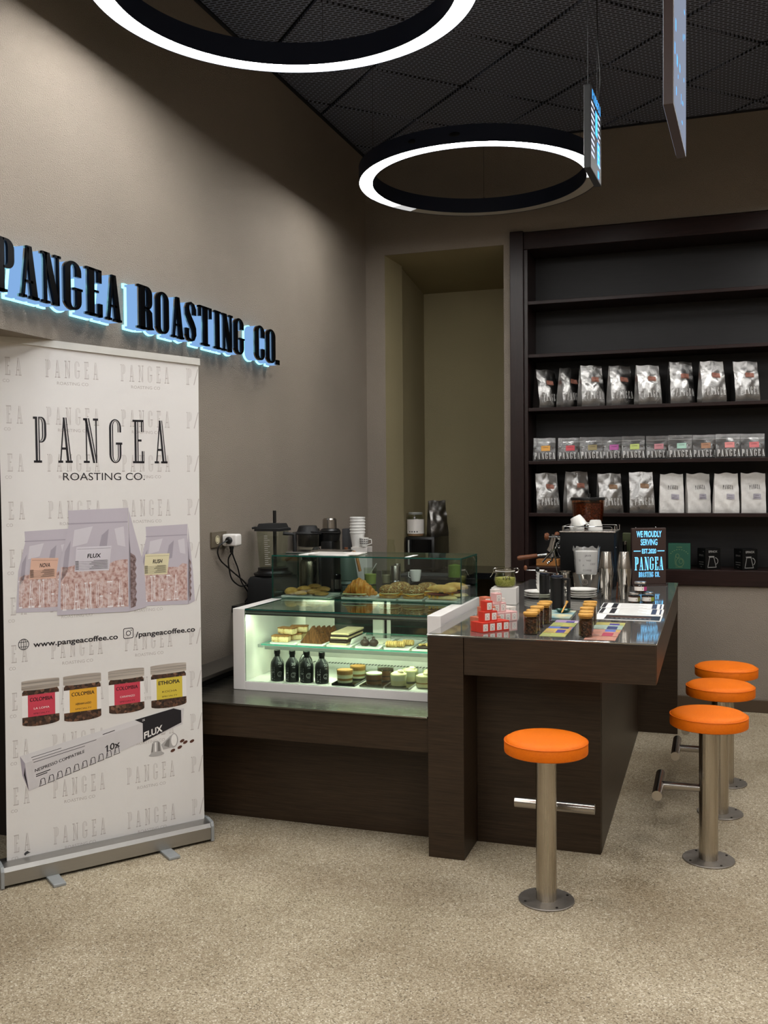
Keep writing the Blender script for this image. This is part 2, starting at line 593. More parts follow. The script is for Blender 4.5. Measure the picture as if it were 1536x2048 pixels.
def text_faces(s, height=None, width=None, capheight=None, slant=0.0):
    vs, fs, w, h = _TXT[s]
    cap = 0.73
    sy = (height or 0.01) / cap
    sx = (width / w) if width else sy
    return [(v[0] * sx + slant * v[1] * sy, v[1] * sy) for v in vs], fs
def put(mb, vf, fn, mi=0):
    vs, fs = vf
    mb.add([fn(x, y) for x, y in vs], fs, mi)

prepare_text(['ROASTING CO.', 'ROASTING CO', 'www.pangeacoffee.co', '/pangeacoffee.co', 'COLOMBIA', 'ETHIOPIA', 'FLUX', 'NOVA', 'RUSH', '10x',
              'NESPRESSO COMPATIBLE', 'LA LOMA', 'HERNAN LASSO', 'CARAMAZO', 'KOCHA', 'EPINOX', 'WE PROUDLY', 'SERVING', 'EST.2020',
              'SPECIALTY', 'CO', 'MATCHA', 'S', '20', '1', '9', '194', 'JAVA', 'V60', '12OZ', 'COFFEE', 'A', 'CO.', 'PANGEA COFFEE', 'MENU', 'La'])
# ================================================================ the room
XL, XR, YB, YF, ZC = -2.405, 2.7, 6.72, -2.6, 3.89
struct('floor', MB().box(-3.7, YF - .1, -.1, XR + .1, 7.8, 0), 'quartz_floor')

# left wall with a dark doorway beside the banner
m = MB()
m.box(XL - .14, YF, 0, XL, 1.75, ZC + .1)
m.box(XL - .14, 1.75, 2.0655, XL, 3.36, ZC + .1)
m.box(XL - .14, 3.36, 0, XL, 7.75, ZC + .1)
struct('wall_left', m, 'wall_plaster')
# passage behind the doorway
m = MB()
m.box(-3.66, 1.66, 0, -3.6, 3.46, 2.3)
m.box(-3.6, 1.66, 0, XL - .14, 1.72, 2.3)
m.box(-3.6, 3.40, 0, XL - .14, 3.46, 2.3)
m.box(-3.6, 1.72, 2.24, XL - .14, 3.40, 2.3)
mat('passage_brown', '#2a2320', 0.6)
struct('wall_passage', m, 'passage_brown')
# back wall, with the niche and the bookcase bay left open
m = MB()
m.box(XL, YB, 0, -2.26, YB + .2, ZC + .1)
m.box(-2.26, YB, 3.16, -1.386, YB + .2, ZC + .1)
m.box(-1.386, YB, 0, -1.336, 7.75, ZC + .1)
m.box(-1.336, YB, 3.235, XR, YB + .4, ZC + .1)
m.box(-1.336, YB, 0, XR, YB + .4, .815)
m.box(1.42, YB, .815, XR, YB + .4, 3.235)
struct('wall_back', m, 'wall_plaster')
m = MB()
m.quad((-2.26, YB + .001, 0), (-2.20, 6.945, 0), (-2.20, 6.945, 3.125), (-2.26, YB + .001, 3.16))
m.quad((-2.20, 6.945, 0), (-2.215, 6.95, 0), (-2.215, 6.95, 3.125), (-2.20, 6.945, 3.125))
m.quad((-2.215, 6.95, 0), (-2.215, 7.57, 0), (-2.215, 7.57, 3.03), (-2.215, 6.95, 3.125))
m.quad((-2.215, 7.57, 0), (-1.386, 7.57, 0), (-1.386, 7.57, 3.03), (-2.215, 7.57, 3.03))
m.quad((-1.3861, YB, 0), (-1.3861, YB, 3.16), (-1.3861, 7.57, 3.03), (-1.3861, 7.57, 0))
m.quad((-2.26, YB + .001, 3.159), (-2.215, 7.57, 3.03), (-1.386, 7.57, 3.03), (-1.386, YB + .001, 3.159))
struct('wall_niche', m, 'niche_plaster')
struct('wall_right', MB().box(XR, YF, 0, XR + .14, 7.2, ZC + .1), 'wall_plaster')
struct('wall_front', MB().box(-2.55, YF - .14, 0, XR + .14, YF, ZC + .1), 'wall_plaster')
mat('skirting', '#4a3a2a', 0.45)
struct('baseboard_back', MB().box(-1.08, YB - .016, 0, XR, YB - .001, .083, 0, .003), 'skirting', smooth=True)
struct('baseboard_right', MB().box(XR - .016, YF, 0, XR - .001, YB - .02, .083, 0, .003), 'skirting', smooth=True)

# ceiling: void slab, then expanded-metal tiles laid on the diagonal
ceil = struct('ceiling', MB().box(XL - .14, YF - .14, ZC + .012, XR + .14, 7.75, ZC + .1), 'ceiling_void')
def clip(poly, x0, y0, x1, y1):
    def cut(ps, f, g):
        o = []
        for i, p in enumerate(ps):
            q = ps[(i + 1) % len(ps)]
            a, b = f(p), f(q)
            if a >= 0:
                o.append(p)
            if (a >= 0) != (b >= 0):
                t_ = a / (a - b)
                o.append((p[0] + (q[0] - p[0]) * t_, p[1] + (q[1] - p[1]) * t_))
        return o
    for f in (lambda p: p[0] - x0, lambda p: x1 - p[0], lambda p: p[1] - y0, lambda p: y1 - p[1]):
        poly = cut(poly, f, None)
        if len(poly) < 3:
            return []
    return poly
_SP, _G = 0.84, 0.016
tile_no = 0
for iu in range(-6, 12):
    for iv in range(-6, 14):
        u0, v0 = 2.62 + _SP * (iu - 5), 7.995 + _SP * (iv - 9)
        u1, v1 = u0 + _SP, v0 + _SP
        g = _G
        pts = [((u - v) / 2, (u + v) / 2) for u, v in ((u0 + g, v0 + g), (u1 - g, v0 + g), (u1 - g, v1 - g), (u0 + g, v1 - g))]
        poly = clip(pts, XL + .02, 1.4, XR - .02, YB - .02)
        if len(poly) < 3:
            continue
        ar = abs(sum(poly[i][0] * poly[(i + 1) % len(poly)][1] - poly[(i + 1) % len(poly)][0] * poly[i][1] for i in range(len(poly)))) / 2
        if ar < 0.004:
            continue
        mm = MB().prism(poly, ZC - .012, ZC + .004)
        obj('ceiling_tile', mm, 'expanded_metal', ceil, smooth=False)
        tile_no += 1
m = MB().box(XL, 1.3, ZC - .022, XL + .018, YB, ZC + .012).box(XL, YB - .018, ZC - .022, XR, YB, ZC + .012)
obj('edge_rail', m, 'ceiling_rail', ceil, smooth=False)

# ================================================================ ring lamps
RW = .084
def ring_arc(mb, r0, r1, z0, z1, a0, a1, n):
    """a slab sector of a flat ring"""
    for i in range(n + 1):
        a = math.radians(a0 + (a1 - a0) * i / n)
        c_, s_ = math.cos(a), math.sin(a)
        mb.v += [(r0 * c_, r0 * s_, z0), (r1 * c_, r1 * s_, z0), (r1 * c_, r1 * s_, z1), (r0 * c_, r0 * s_, z1)]
    for i in range(n):
        for q in range(4):
            w = (q + 1) % 4
            mb.f.append((4 * i + q, 4 * i + w, 4 * i + 4 + w, 4 * i + 4 + q)); mb.m.append(0)
    return mb
def ring_lamp(x, y, label, partial=False, R=0.71, zb=3.285):
    t = thing('ring_lamp', label, 'lamp', (x, y, zb), 0, 'ring lamps under the ceiling')
    w, h = RW, .092
    p = [(R, .0), (R, h), (R - w, h), (R - w, .0), (R - w + .004, .0), (R - w + .004, .02), (R - .004, .02), (R - .004, .0)]
    obj('housing', MB().lathe(p, 120, loop=True), 'ring_black', t)
    r0, r1 = R - w + .0042, R - .0042
    if not partial:
        obj('diffuser', MB().lathe([(r0, .002), (r1, .002), (r1, .018), (r0, .018)], 120, loop=True), 'ring_light', t)
    else:
        # one stretch of the LED strip is dark on this lamp
        segs = [(172, 357, 'ring_light'), (357, 364, 'ring_light_fade_0'), (364, 371, 'ring_light_fade_1'), (163, 172, 'ring_light_fade_0'), (154, 163, 'ring_light_fade_1'), (142, 154, 'ring_light_fade_2'), (371, 502, 'ring_diffuser_off')]
        for a0, a1, m_ in segs:
            obj('diffuser', ring_arc(MB(), r0, r1, .002, .018, a0, a1, max(2, int((a1 - a0) / 3))), m_, t)
    if partial:
        for a in (-106, -87):
            obj('cable_port', MB().blob(R * math.cos(math.radians(a)), R * math.sin(math.radians(a)), .045, .030, .0035, .012, 20, 8, 0, None), 'black_flat', t)
    for k in range(3):
        a = math.radians(100 + 120 * k)
        cx, cy = (R - w / 2) * math.cos(a), (R - w / 2) * math.sin(a)
        obj('suspension_cable', MB().rod((cx, cy, h), (cx, cy, ZC - zb - .012), .0012, 6), 'satin_steel', t)
        obj('cable_grip', MB().cyl(cx, cy, h, h + .018, .006, n=10), 'satin_steel', t)
    return t
ring_lamp(-1.325, 5.70, 'large black ring lamp with bright white underside hanging before the tall niche', True)
r1_ = ring_lamp(-1.47, 3.25, 'large black ring lamp cut off by the top edge, above the shop banner')
for (x, y, lb) in ((-1.55, 0.80, 'added unseen black ring lamp behind the viewer, by the left wall'), (-1.55, -1.3, 'added unseen black ring lamp farthest behind the viewer, by the left wall'),
                   (1.25, 0.80, 'added unseen black ring lamp behind the viewer, by the right wall'), (1.25, -1.3, 'added unseen black ring lamp farthest behind the viewer, by the right wall'),
                   (1.25, 3.25, 'added unseen black ring lamp off to the right of the stools, outside the frame'),
                   (1.25, 5.65, 'added unseen black ring lamp right of the frame, close to the back wall')):
    dup(r1_, (x, y, 3.285), 0, lb)  # extra unseen copies, added to brighten floor, walls and shelves

# ================================================================ wall sign
XS = -2.325
sign = thing('wall_sign', 'backlit black letter sign PANGEA ROASTING CO. on the left wall', 'sign', (XL, 3.9, 2.28))
ZS0, ZS1 = 2.178, 2.364
SPANS = [('P', None), ('A', None), ('N', None), ('G', None), ('E', None), ('A', None), ('R', None), ('O', None), ('A', None), ('S', None), ('T', None), ('I', None), ('N', None), ('G', None), ('C', None), ('O', None), ('.', None)]
SIGN_Y = [(2.735, 2.832), (2.863, 2.965), (2.982, 3.091), (3.114, 3.222), (3.247, 3.351), (3.38, 3.485), (3.608, 3.733), (3.753, 3.854), (3.883, 3.986), (4.004, 4.099), (4.131, 4.249), (4.28, 4.344), (4.36, 4.469), (4.49, 4.599), (4.732, 4.84), (4.869, 4.977), (4.992, 5.030)]
for (ch, _), (y0, y1) in zip(SPANS, SIGN_Y):
    w = GL[ch][0]
    hgt = ZS1 - ZS0
    sx = (y1 - y0) / w
    face = MB(); body = MB(); halo = MB(); ret = MB()
    for o, i in glyph_strips(ch):
        def world(p): return Vector((y0 + p[0] * sx - 3.9, ZS0 + p[1] * hgt - 2.28))
        O_, I_ = [world(p) for p in o], [world(p) for p in i]
        def slab(mb, xa, xb, grow):
            """extrude the stroke from depth xa to xb, its outline moved out by grow"""
            n = len(O_)
            A, B_ = [], []
            for k in range(n):
                d = (O_[k] - I_[k]).normalized() * grow
                A.append(O_[k] + d); B_.append(I_[k] - d)
            e0 = ((O_[0] + I_[0]) - (O_[1] + I_[1])).normalized() * grow
            e1 = ((O_[-1] + I_[-1]) - (O_[-2] + I_[-2])).normalized() * grow
            A[0] = A[0] + e0; B_[0] = B_[0] + e0; A[-1] = A[-1] + e1; B_[-1] = B_[-1] + e1
            vs = []
            for k in range(n):
                for x in (xa, xb):
                    vs += [(x - XL, A[k].x, A[k].y), (x - XL, B_[k].x, B_[k].y)]
            fs = [(0, 1, 3, 2), (4 * n - 4, 4 * n - 2, 4 * n - 1, 4 * n - 3)]
            for k in range(n - 1):
                q = 4 * k
                fs += [(q, q + 4, q + 5, q + 1), (q + 2, q + 3, q + 7, q + 6), (q, q + 2, q + 6, q + 4), (q + 1, q + 5, q + 7, q + 3)]
            mb.add(vs, fs)
        slab(face, XS - .006, XS + .004, 0.0)
        slab(ret, XS - .013, XS - .006, -.0002)
        slab(body, XL + .014, XS - .013, -.0006)
        slab(halo, XL + .004, XL + .014, .0055)
    f = obj('letter', face, 'letter_black', sign, smooth=False)
    obj('metal_return', ret, 'satin_steel', f, smooth=False)
    obj('acrylic_body', body, 'sign_acrylic', f, smooth=False)
    obj('halo_plate', halo, 'sign_halo', f, smooth=False)
# ================================================================ tall bookcase in the back wall
bc = thing('bookcase', 'tall dark wood bookcase with five shelves set into the back wall', 'bookcase', (-1.336, YB, 0.818))
BX0, BX1 = -1.336, 1.42
def B(mb, x0, y0, z0, x1, y1, z1, mi=0, bev=0.0):
    return mb.box(x0 + 1.336, y0 - YB, z0 - .818, x1 + 1.336, y1 - YB, z1 - .818, mi, bev)
obj('upright', B(MB(), BX0, YB - .035, .818, -1.243, YB + .33, 3.236, 0, .003), 'wenge_upright', bc)
obj('upright', B(MB(), 1.32, YB - .035, .818, BX1, YB + .33, 3.236, 0, .003), 'wenge_upright', bc)
obj('inner_stile', B(MB(), -1.242, YB - .012, .922, -1.216, YB + .33, 3.11, 0, .002), 'wenge_upright', bc)
obj('cornice', B(MB(), -1.242, YB - .02, 3.11, 1.32, YB + .33, 3.226, 0, .003), 'espresso_wood', bc)
obj('plinth', B(MB(), -1.242, YB - .02, .818, 1.32, YB + .33, .921, 0, .003), 'espresso_wood', bc)
for zt in (2.757, 2.392, 2.022, 1.655, 1.294):
    obj('shelf_board', B(MB(), -1.216, YB - .004, zt - .024, 1.32, YB + .31, zt, 0, .002), 'espresso_wood', bc)
bp = MB()
B(bp, -1.216, YB + .31, .92, 1.32, YB + .325, 3.12)
obj('back_board', bp, 'back_panel', bc)

# ================================================================ service counter (island)
IZ = .900
isl = thing('service_counter', 'dark wood service counter with steel top in front of the bookcase', 'counter', (-1.084, 3.722, 0))
def I(mb, x0, y0, z0, x1, y1, z1, mi=0, bev=0.0):
    return mb.box(x0 + 1.084, y0 - 3.722, z0, x1 + 1.084, y1 - 3.722, z1, mi, bev)
obj('steel_top', I(MB(), -1.086, 3.719, IZ - .006, -.197, 6.035, IZ, 0, .0012), 'brushed_top', isl)
m = MB()
I(m, -1.08, 3.75, .75, -.225, 6.0, IZ - .007)
obj('core', m, 'black_matte', isl, smooth=False)
obj('front_apron', I(MB(), -.934, 3.722, .744, -.2005, 3.744, IZ - .008, 0, .0015), 'dark_laminate', isl)
obj('side_apron', I(MB(), -.222, 3.746, .744, -.199, 6.03, IZ - .008, 0, .0015), 'dark_laminate', isl)
obj('pillar', I(MB(), -1.084, 3.722, 0, -.9365, 3.985, IZ - .008, 0, .0015), 'dark_laminate', isl)
obj('front_panel', I(MB(), -.936, 3.947, 0.0, -.427, 3.967, .75, 0, .0012), 'dark_laminate', isl)
obj('side_panel', I(MB(), -.446, 3.968, 0.0, -.425, 5.99, .75, 0, .0012), 'dark_laminate', isl)
obj('back_panel', I(MB(), -1.08, 4.02, 0.0, -1.06, 5.99, .75, 0, .0012), 'dark_laminate', isl)
obj('end_panel', I(MB(), -1.08, 5.992, 0.0, -.2, 6.03, IZ - .0085, 0, .0015), 'dark_laminate', isl)

# ================================================================ low counter under the display case
lc = thing('display_counter', 'low dark wood counter with steel deck carrying the pastry case', 'counter', (XL, 3.735, 0))
def L(mb, x0, y0, z0, x1, y1, z1, mi=0, bev=0.0):
    return mb.box(x0 - XL, y0 - 3.735, z0, x1 - XL, y1 - 3.735, z1, mi, bev)
obj('steel_deck', L(MB(), XL + .004, 3.722, .557, -1.0875, 4.55, .564, 0, .0012), 'brushed_deck', lc)
obj('apron', L(MB(), XL + .004, 3.736, .417, -1.0865, 3.758, .5565, 0, .0015), 'dark_laminate', lc)
obj('base_panel', L(MB(), XL + .004, 3.928, 0, -1.0865, 3.95, .5565, 0, .0015), 'dark_laminate', lc)
m = MB(); L(m, XL + .004, 3.96, 0, -2.096, 4.55, .556); L(m, -2.096, 3.96, 0, -1.0865, 4.74, .556); L(m, -2.096, 4.552, .556, -1.0865, 4.74, .5638)
obj('carcass', m, 'black_matte', lc, smooth=False)
# black upstand and stone ledge against the left wall
m = MB(); L(m, XL + .004, 3.99, .565, -2.26, 4.56, .593)
obj('upstand', m, 'black_matte', lc, smooth=False)
mat('dark_stone', '#3c3833', 0.3)
obj('stone_ledge', L(MB(), XL + .003, 3.76, .594, -2.236, 4.56, .612, 0, .002), 'dark_stone', lc)

# back counter along the left wall and under the niche
mat('counter_black', '#121214', 0.18)
bk = thing('back_counter', 'black back counter along the left wall holding blender and coffee gear', 'counter', (XL, 4.57, 0))
m = MB()
m.box(.004, 0, .832, .305, .19, .868).box(.004, .19, .832, .58, YB - 4.57 - .004, .868)
m.box(.58, 1.62, .832, .80, YB - 4.57 - .004, .868)
obj('worktop', m, 'counter_black', bk)
m = MB()
m.box(.004, .02, 0, .30, .19, .831).box(.004, .19, 0, .54, YB - 4.57 - .004, .831)
m.box(.54, 1.66, 0, .78, YB - 4.57 - .004, .831)
obj('carcass', m, 'black_matte', bk, smooth=False)
m = MB().box(-2.21, 6.96, .80, -1.39, 7.565, .846)
nl = obj('niche_ledge', m, 'counter_black', smooth=False)
tag(nl, 'black ledge inside the tall niche under the microwave', 'ledge')

# ================================================================ bar stools
mat('orange_vinyl', '#cc5c00', 0.55, spec=0.25)
noisy('orange_leather', [(0.3, '#d96600'), (0.7, '#e26f00')], 160, 0.6, 0.12, 0.0008, spec=0.25)
def make_stool():
    t = thing('bar_stool', 'stool', 'stool', (0, 0, 0), 0)
    base = MB().cyl(0, 0, 0, .006, .1, n=48, bev=.0015)
    b = obj('floor_plate', base, 'brushed_base', t)
    for k in range(4):
        a = math.radians(35 + 90 * k)
        obj('screw', MB().cyl(.083 * math.cos(a), .083 * math.sin(a), .006, .0085, .0045, n=10), 'brass_screw', b)
    obj('post', MB().cyl(0, 0, .006, .532, .037, n=40), 'brushed_post', t)
    fr = MB()
    fr.rod((0, .03, .283), (0, .178, .283), .0155, 24)
    arm = obj('footrest_arm', fr, 'satin_steel', t)
    fb = MB().rod((-.15, .19, .283), (.15, .19, .283), .0195, 24)
    obj('footrest_bar', fb, 'satin_steel', t)
    obj('seat_plate', MB().cyl(0, 0, .530, .538, .11, n=40), 'black_satin', t)
    R = .149
    seat = MB().lathe([(0, .536), (R - .006, .536), (R - .001, .539), (R, .545), (R, .577), (R - .0015, .5795), (R - .004, .580), (R - .006, .583), (R - .016, .5895), (R - .04, .5935), (0, .596)], 64)
    s = obj('seat', seat, 'orange_leather', t)
    obj('seam', MB().lathe([(R + .0008, .5775), (R + .0008, .5795), (R - .003, .5805), (R - .003, .5775)], 64, loop=True), 'orange_vinyl', s)
    return t
st0 = make_stool()
STOOLS = [(-.567, 3.457, 0.0, 'round orange stool standing alone at the front of the counter, nearest the viewer'),
          (-.016, 4.027, PI / 2, 'nearest of the three orange stools along the right side of the counter'),
          (.031, 4.614, PI / 2, 'middle of the three orange stools along the right side of the counter'),
          (.062, 5.087, PI / 2, 'farthest of the three orange stools, close to the back wall')]
for k, (x, y, r, lb) in enumerate(STOOLS):
    if k == 0:
        st0.location = (x, y, 0); st0.rotation_euler = (0, 0, r); st0['label'] = lb; st0['group'] = 'orange stools round the counter'
    else:
        dup(st0, (x, y, 0), r, lb)

# ================================================================ pastry display case
DX0, DX1, DY0, DY1, DZ0, DZ1 = -2.09, -1.1005, 3.986, 4.715, .5645, .937
dc = thing('display_case', 'white framed glass pastry display case lit from inside', 'display case', (DX0, DY0, DZ0))
def D(mb, x0, y0, z0, x1, y1, z1, mi=0, bev=0.0):
    return mb.box(x0 - DX0, y0 - DY0, z0 - DZ0, x1 - DX0, y1 - DY0, z1 - DZ0, mi, bev)
obj('side_wall', D(MB(), DX0, DY0, DZ0, -2.031, DY1, DZ1, 0, .002), 'white_lacquer', dc)
obj('side_wall', D(MB(), -1.161, DY0, DZ0, DX1, DY1, DZ1, 0, .002), 'white_lacquer', dc)
obj('bottom_rail', D(MB(), -2.0305, DY0, DZ0, -1.1615, DY0 + .025, .603, 0, .001), 'white_lacquer', dc)
dk = obj('deck', D(MB(), -2.0305, DY0 + .026, DZ0, -1.1615, DY1 - .03, .603), 'white_lacquer', dc, smooth=False)
vent = MB()
for k in range(44):
    x = -1.92 + k * .0165
    D(vent, x, 4.52, .603, x + .007, 4.545, .6045)
v = obj('vent_slots', vent, 'rubber_grey', dk, smooth=False)
v['kind'] = 'stuff'
obj('back_wall', D(MB(), -2.0305, DY1 - .028, .603, -1.1615, DY1 - .012, .70), 'white_lacquer', dc, smooth=False)
obj('back_post', D(MB(), -2.0305, DY1 - .028, .70, -1.87, DY1 - .008, .925, 0, .001), 'white_lacquer', dc)
obj('back_post', D(MB(), -1.655, DY1 - .03, .70, -1.60, DY1 - .006, .925, 0, .001), 'white_lacquer', dc)
obj('back_post', D(MB(), -1.58, DY1 - .028, .70, -1.562, DY1 - .008, .925, 0, .001), 'white_lacquer', dc)
obj('sliding_door', D(MB(), -1.87, DY1 - .02, .70, -1.655, DY1 - .015, .925), 'dark_door_glass', dc, smooth=False)
obj('sliding_door', D(MB(), -1.562, DY1 - .02, .70, -1.1615, DY1 - .015, .925), 'dark_door_glass', dc, smooth=False)
obj('top_rail', D(MB(), -2.0305, DY1 - .03, .925, -1.1615, DY1, DZ1 - .0065, 0, .001), 'white_lacquer', dc)
# glass panes: clear faces, green cut edges
def pane(name, x0, y0, z0, x1, y1, z1, face_axis, mat_face='case_glass', mat_edge='glass_edge'):
    mb = MB()
    D(mb, x0, y0, z0, x1, y1, z1)
    fa = {'x': (3, 5), 'y': (2, 4), 'z': (0, 1)}[face_axis]
    mb.m = [0 if i in fa else 1 for i in range(6)]
    return obj(name, mb, [mat_face, mat_edge], dc, smooth=False)
pane('front_pane', -2.0305, DY0 + .004, .6035, -1.1615, DY0 + .009, .9305, 'y')
pane('top_pane', -2.0305, DY0 + .004, .931, -1.1615, DY1 - .03, .9365, 'z')
gk = MB()
D(gk, -2.0305, DY0 + .002, .9265, -1.1615, DY0 + .0035, .9295)
D(gk, -2.0305, DY0 + .0035, .912, -1.1615, DY0 + .0105, .915)
obj('gasket', gk, 'black_satin', dc, smooth=False)
sh = pane('glass_shelf', -2.004, 4.10, .753, -1.163, 4.56, .759, 'z', 'case_glass', 'shelf_edge')
mat('alu_bar', '#b9bcb8', 0.35, 0.6)
obj('shelf_bar', D(MB(), -1.985, 4.10, .735, -1.163, 4.114, .7525, 0, .001), 'alu_bar', dc)
br = MB()
D(br, -2.0305, 4.12, .739, -2.004, 4.56, .7525)
obj('shelf_bracket', br, 'alu_bar', dc, smooth=False)
led = MB()
D(led, -2.02, DY0 + .0145, .916, -1.17, DY0 + .028, .9235)
obj('led_strip', led, 'case_led', dc, smooth=False)
lh = MB()
D(lh, -2.03, DY0 + .0108, .909, -1.162, DY0 + .0138, .9305)
D(lh, -2.03, DY0 + .0138, .9245, -1.162, DY0 + .030, .9305)
D(lh, -2.03, DY0 + .030, .9165, -1.162, DY0 + .032, .9305)
obj('led_shield', lh, 'alu_bar', dc, smooth=False)  # shield added to hide the strip and keep its light off the plates above
led = MB()
D(led, -2.02, DY1 - .046, .9215, -1.17, DY1 - .034, .9285)
obj('led_strip', led, 'case_led', dc, smooth=False)
lh = MB()
D(lh, -2.03, DY1 - .050, .913, -1.162, DY1 - .0468, .9305)
D(lh, -2.03, DY1 - .0468, .9290, -1.162, DY1 - .0305, .9305)
obj('led_shield', lh, 'alu_bar', dc, smooth=False)  # added shield, stops the back strip lighting the upper box from below
led = MB()
D(led, -1.98, 4.118, .738, -1.17, 4.126, .7455)
obj('led_strip', led, 'case_led', dc, smooth=False)
# upper glass box on the lid
UX0, UX1, UY0, UY1, UZ0, UZ1 = -2.083, -1.112, 4.392, 4.712, .9375, 1.153
def upane(name, *a):
    return pane(name, *a, mat_face='upper_glass')
upane('upper_front_pane', UX0, UY0, UZ0, UX1, UY0 + .006, UZ1 - .0065, 'y')
upane('upper_top_pane', UX0, UY0, UZ1 - .006, UX1, UY1, UZ1, 'z')
upane('upper_side_pane', UX0, UY0 + .0065, UZ0, UX0 + .006, UY1, UZ1 - .0065, 'x')
upane('upper_side_pane', UX1 - .006, UY0 + .0065, UZ0, UX1, UY1, UZ1 - .0065, 'x')
upane('upper_floor_pane', UX0 + .007, UY0 + .0065, .937, UX1 - .007, UY1 - .002, .9415, 'z')
obj('paper_sticker', D(MB(), -1.392, 4.4, UZ1 + .0002, -1.367, 4.55, UZ1 + .0008), 'white_paper', dc, smooth=False)

# ================================================================ roll-up banner
BL = (-2.5579, 2.9611, 0.0)      # foot of the printed panel's left edge
BA = math.atan2(.79899, .60134)
bn = thing('rollup_banner', 'white roll-up banner printed with coffee bags and jars, standing at the left', 'banner', BL, BA)
# cassette base (local: x along the banner, -y towards the viewer)
prof = [(-.060, .012), (-.060, .062), (-.052, .078), (-.012, .084), (.045, .080), (.055, .06), (.055, .012)]
def yz_prism(mb, prof, x0, x1, mi=0):
    n = len(prof)
    vs = [(x0, y, z) for y, z in prof] + [(x1, y, z) for y, z in prof]
    fs = [tuple(range(n)), tuple(range(n, 2 * n))[::-1]]
    for i in range(n):
        j = (i + 1) % n
        fs.append((i, n + i, n + j, j))
    return mb.add(vs, fs, mi)
cs = obj('cassette', yz_prism(MB(), prof, .012, .845), 'banner_aluminium', bn, smooth=False)
mat('end_cap_grey', '#979a9b', 0.4, 0.3)
for x0, x1 in ((.0, .012), (.845, .858)):
    obj('end_cap', yz_prism(MB(), [(-.063, .004), (-.063, .066), (-.055, .084), (-.012, .091), (.047, .086), (.058, .062), (.058, .004)], x0, x1), 'end_cap_grey', bn, smooth=False)
for x in (.19, .645):
    ft = MB().box(x - .024, -.155, .0, x + .024, .12, .012, 0, .003)
    obj('foot', ft, 'end_cap_grey', bn)
obj('pole', MB().rod((.43, .03, .07), (.43, .03, 2.02), .009, 12), 'banner_aluminium', bn)
BZ0, BZ1 = .082, 2.012
tp = MB()
vs = []
# top rail, sloping slightly like the photo (2.045 at left to 2.006 at right at its lower edge)
x0, x1 = .028, .846
def zt(x): return 2.046 - (x - .047) * .049
tp.add([(x0, -.008, zt(x0)), (x1, -.008, zt(x1)), (x1, .012, zt(x1)), (x0, .012, zt(x0)), (x0, -.008, zt(x0) + .028), (x1, -.008, zt(x1) + .028), (x1, .012, zt(x1) + .028), (x0, .012, zt(x0) + .028)],
       [(3, 2, 1, 0), (4, 5, 6, 7), (0, 1, 5, 4), (1, 2, 6, 5), (2, 3, 7, 6), (3, 0, 4, 7)])
obj('top_rail', tp, 'rail_silver', bn, smooth=False)
mat('banner_white', '#d9d6d4', 0.5)
# printed sheet: narrows a touch toward the middle, thin but with thickness
def ux(u, v):
    k = math.sin(PI * max(0, min(1, (v - .05) / 2.0)))
    return u + (u - .44) * -.012 * k
sheet = MB()
NX, NZ = 8, 40
def sheet_pt(i, j, y):
    u = .036 + (.842 - .036) * i / NX
    v0 = .075; v1 = zt(u) + .004
    v = v0 + (v1 - v0) * j / NZ
    return (ux(u, v), y, v)
for y in (0.0, .0012):
    b = len(sheet.v)
    for j in range(NZ + 1):
        for i in range(NX + 1):
            sheet.v.append(sheet_pt(i, j, y))
    for j in range(NZ):
        for i in range(NX):
            q = (b + j * (NX + 1) + i, b + j * (NX + 1) + i + 1, b + (j + 1) * (NX + 1) + i + 1, b + (j + 1) * (NX + 1) + i)
            sheet.f.append(q if y == 0 else q[::-1]); sheet.m.append(0)
graphic = obj('printed_sheet', sheet, 'banner_white', bn)
mat('print_grey', '#b5aeab', 0.55); mat('print_black', '#15121a', 0.5)
mat('print_bag', '#b7b0ba', 0.5); mat('print_bag_dark', '#9d96a1', 0.5); mat('print_bag_light', '#c8c3ca', 0.5)
noisy('print_beans', [(0.32, '#8a625b'), (0.45, '#b3918a'), (0.58, '#cab4b0'), (0.7, '#bfaeb2')], 75, 0.55, 0.0, mapping=(1, 1, .8))
noisy('print_beans_dark', [(0.35, '#54403f'), (0.5, '#796463'), (0.65, '#96868a')], 85, 0.55, 0.0)
speckle('print_coffee', [(0.0, '#1d110c'), (0.35, '#332017'), (0.7, '#4a3022'), (0.92, '#664534'), (1.0, '#7c5b48')], 95, 0.5, 0.0)
mat('print_peach', '#d3ab98', 0.5); mat('print_cream', '#d6cdaa', 0.5); mat('print_lilac', '#c9c4cc', 0.5)
mat('print_red', '#c23a4e', 0.5); mat('print_ochre', '#d9a02c', 0.5); mat('print_yellow', '#cdb73f', 0.5)
noisy('print_lid', [(0.3, '#857b72'), (0.5, '#aaa096'), (0.7, '#c6bcb1')], 10, 0.5, 0.0, mapping=(.15, 1, 9))
mat('print_white', '#e2dfdd', 0.5); mat('print_box', '#c6c2c4', 0.5); mat('print_box_top', '#cfccce', 0.5); mat('print_silver', '#a7a4a3', 0.5)
mat('print_silver_dark', '#777472', 0.5); mat('print_bean', '#4f2c20', 0.5); mat('print_bagtext', '#e3dfe2', 0.5)
def prn(name, material, layer):
    """a flat print on the banner; returns a builder whose points are (u, v) in metres"""
    mb = MB()
    y = -.0004 - layer * .00025
    def pt(u, v): return (ux(u, v), y, v)
    mb.pt = pt
    def done():
        return obj(name, mb, material, graphic, smooth=False)
    mb.done = done
    def poly(ps): mb.add([pt(*p) for p in ps], [tuple(range(len(ps)))]); return mb
    mb.poly = poly
    return mb
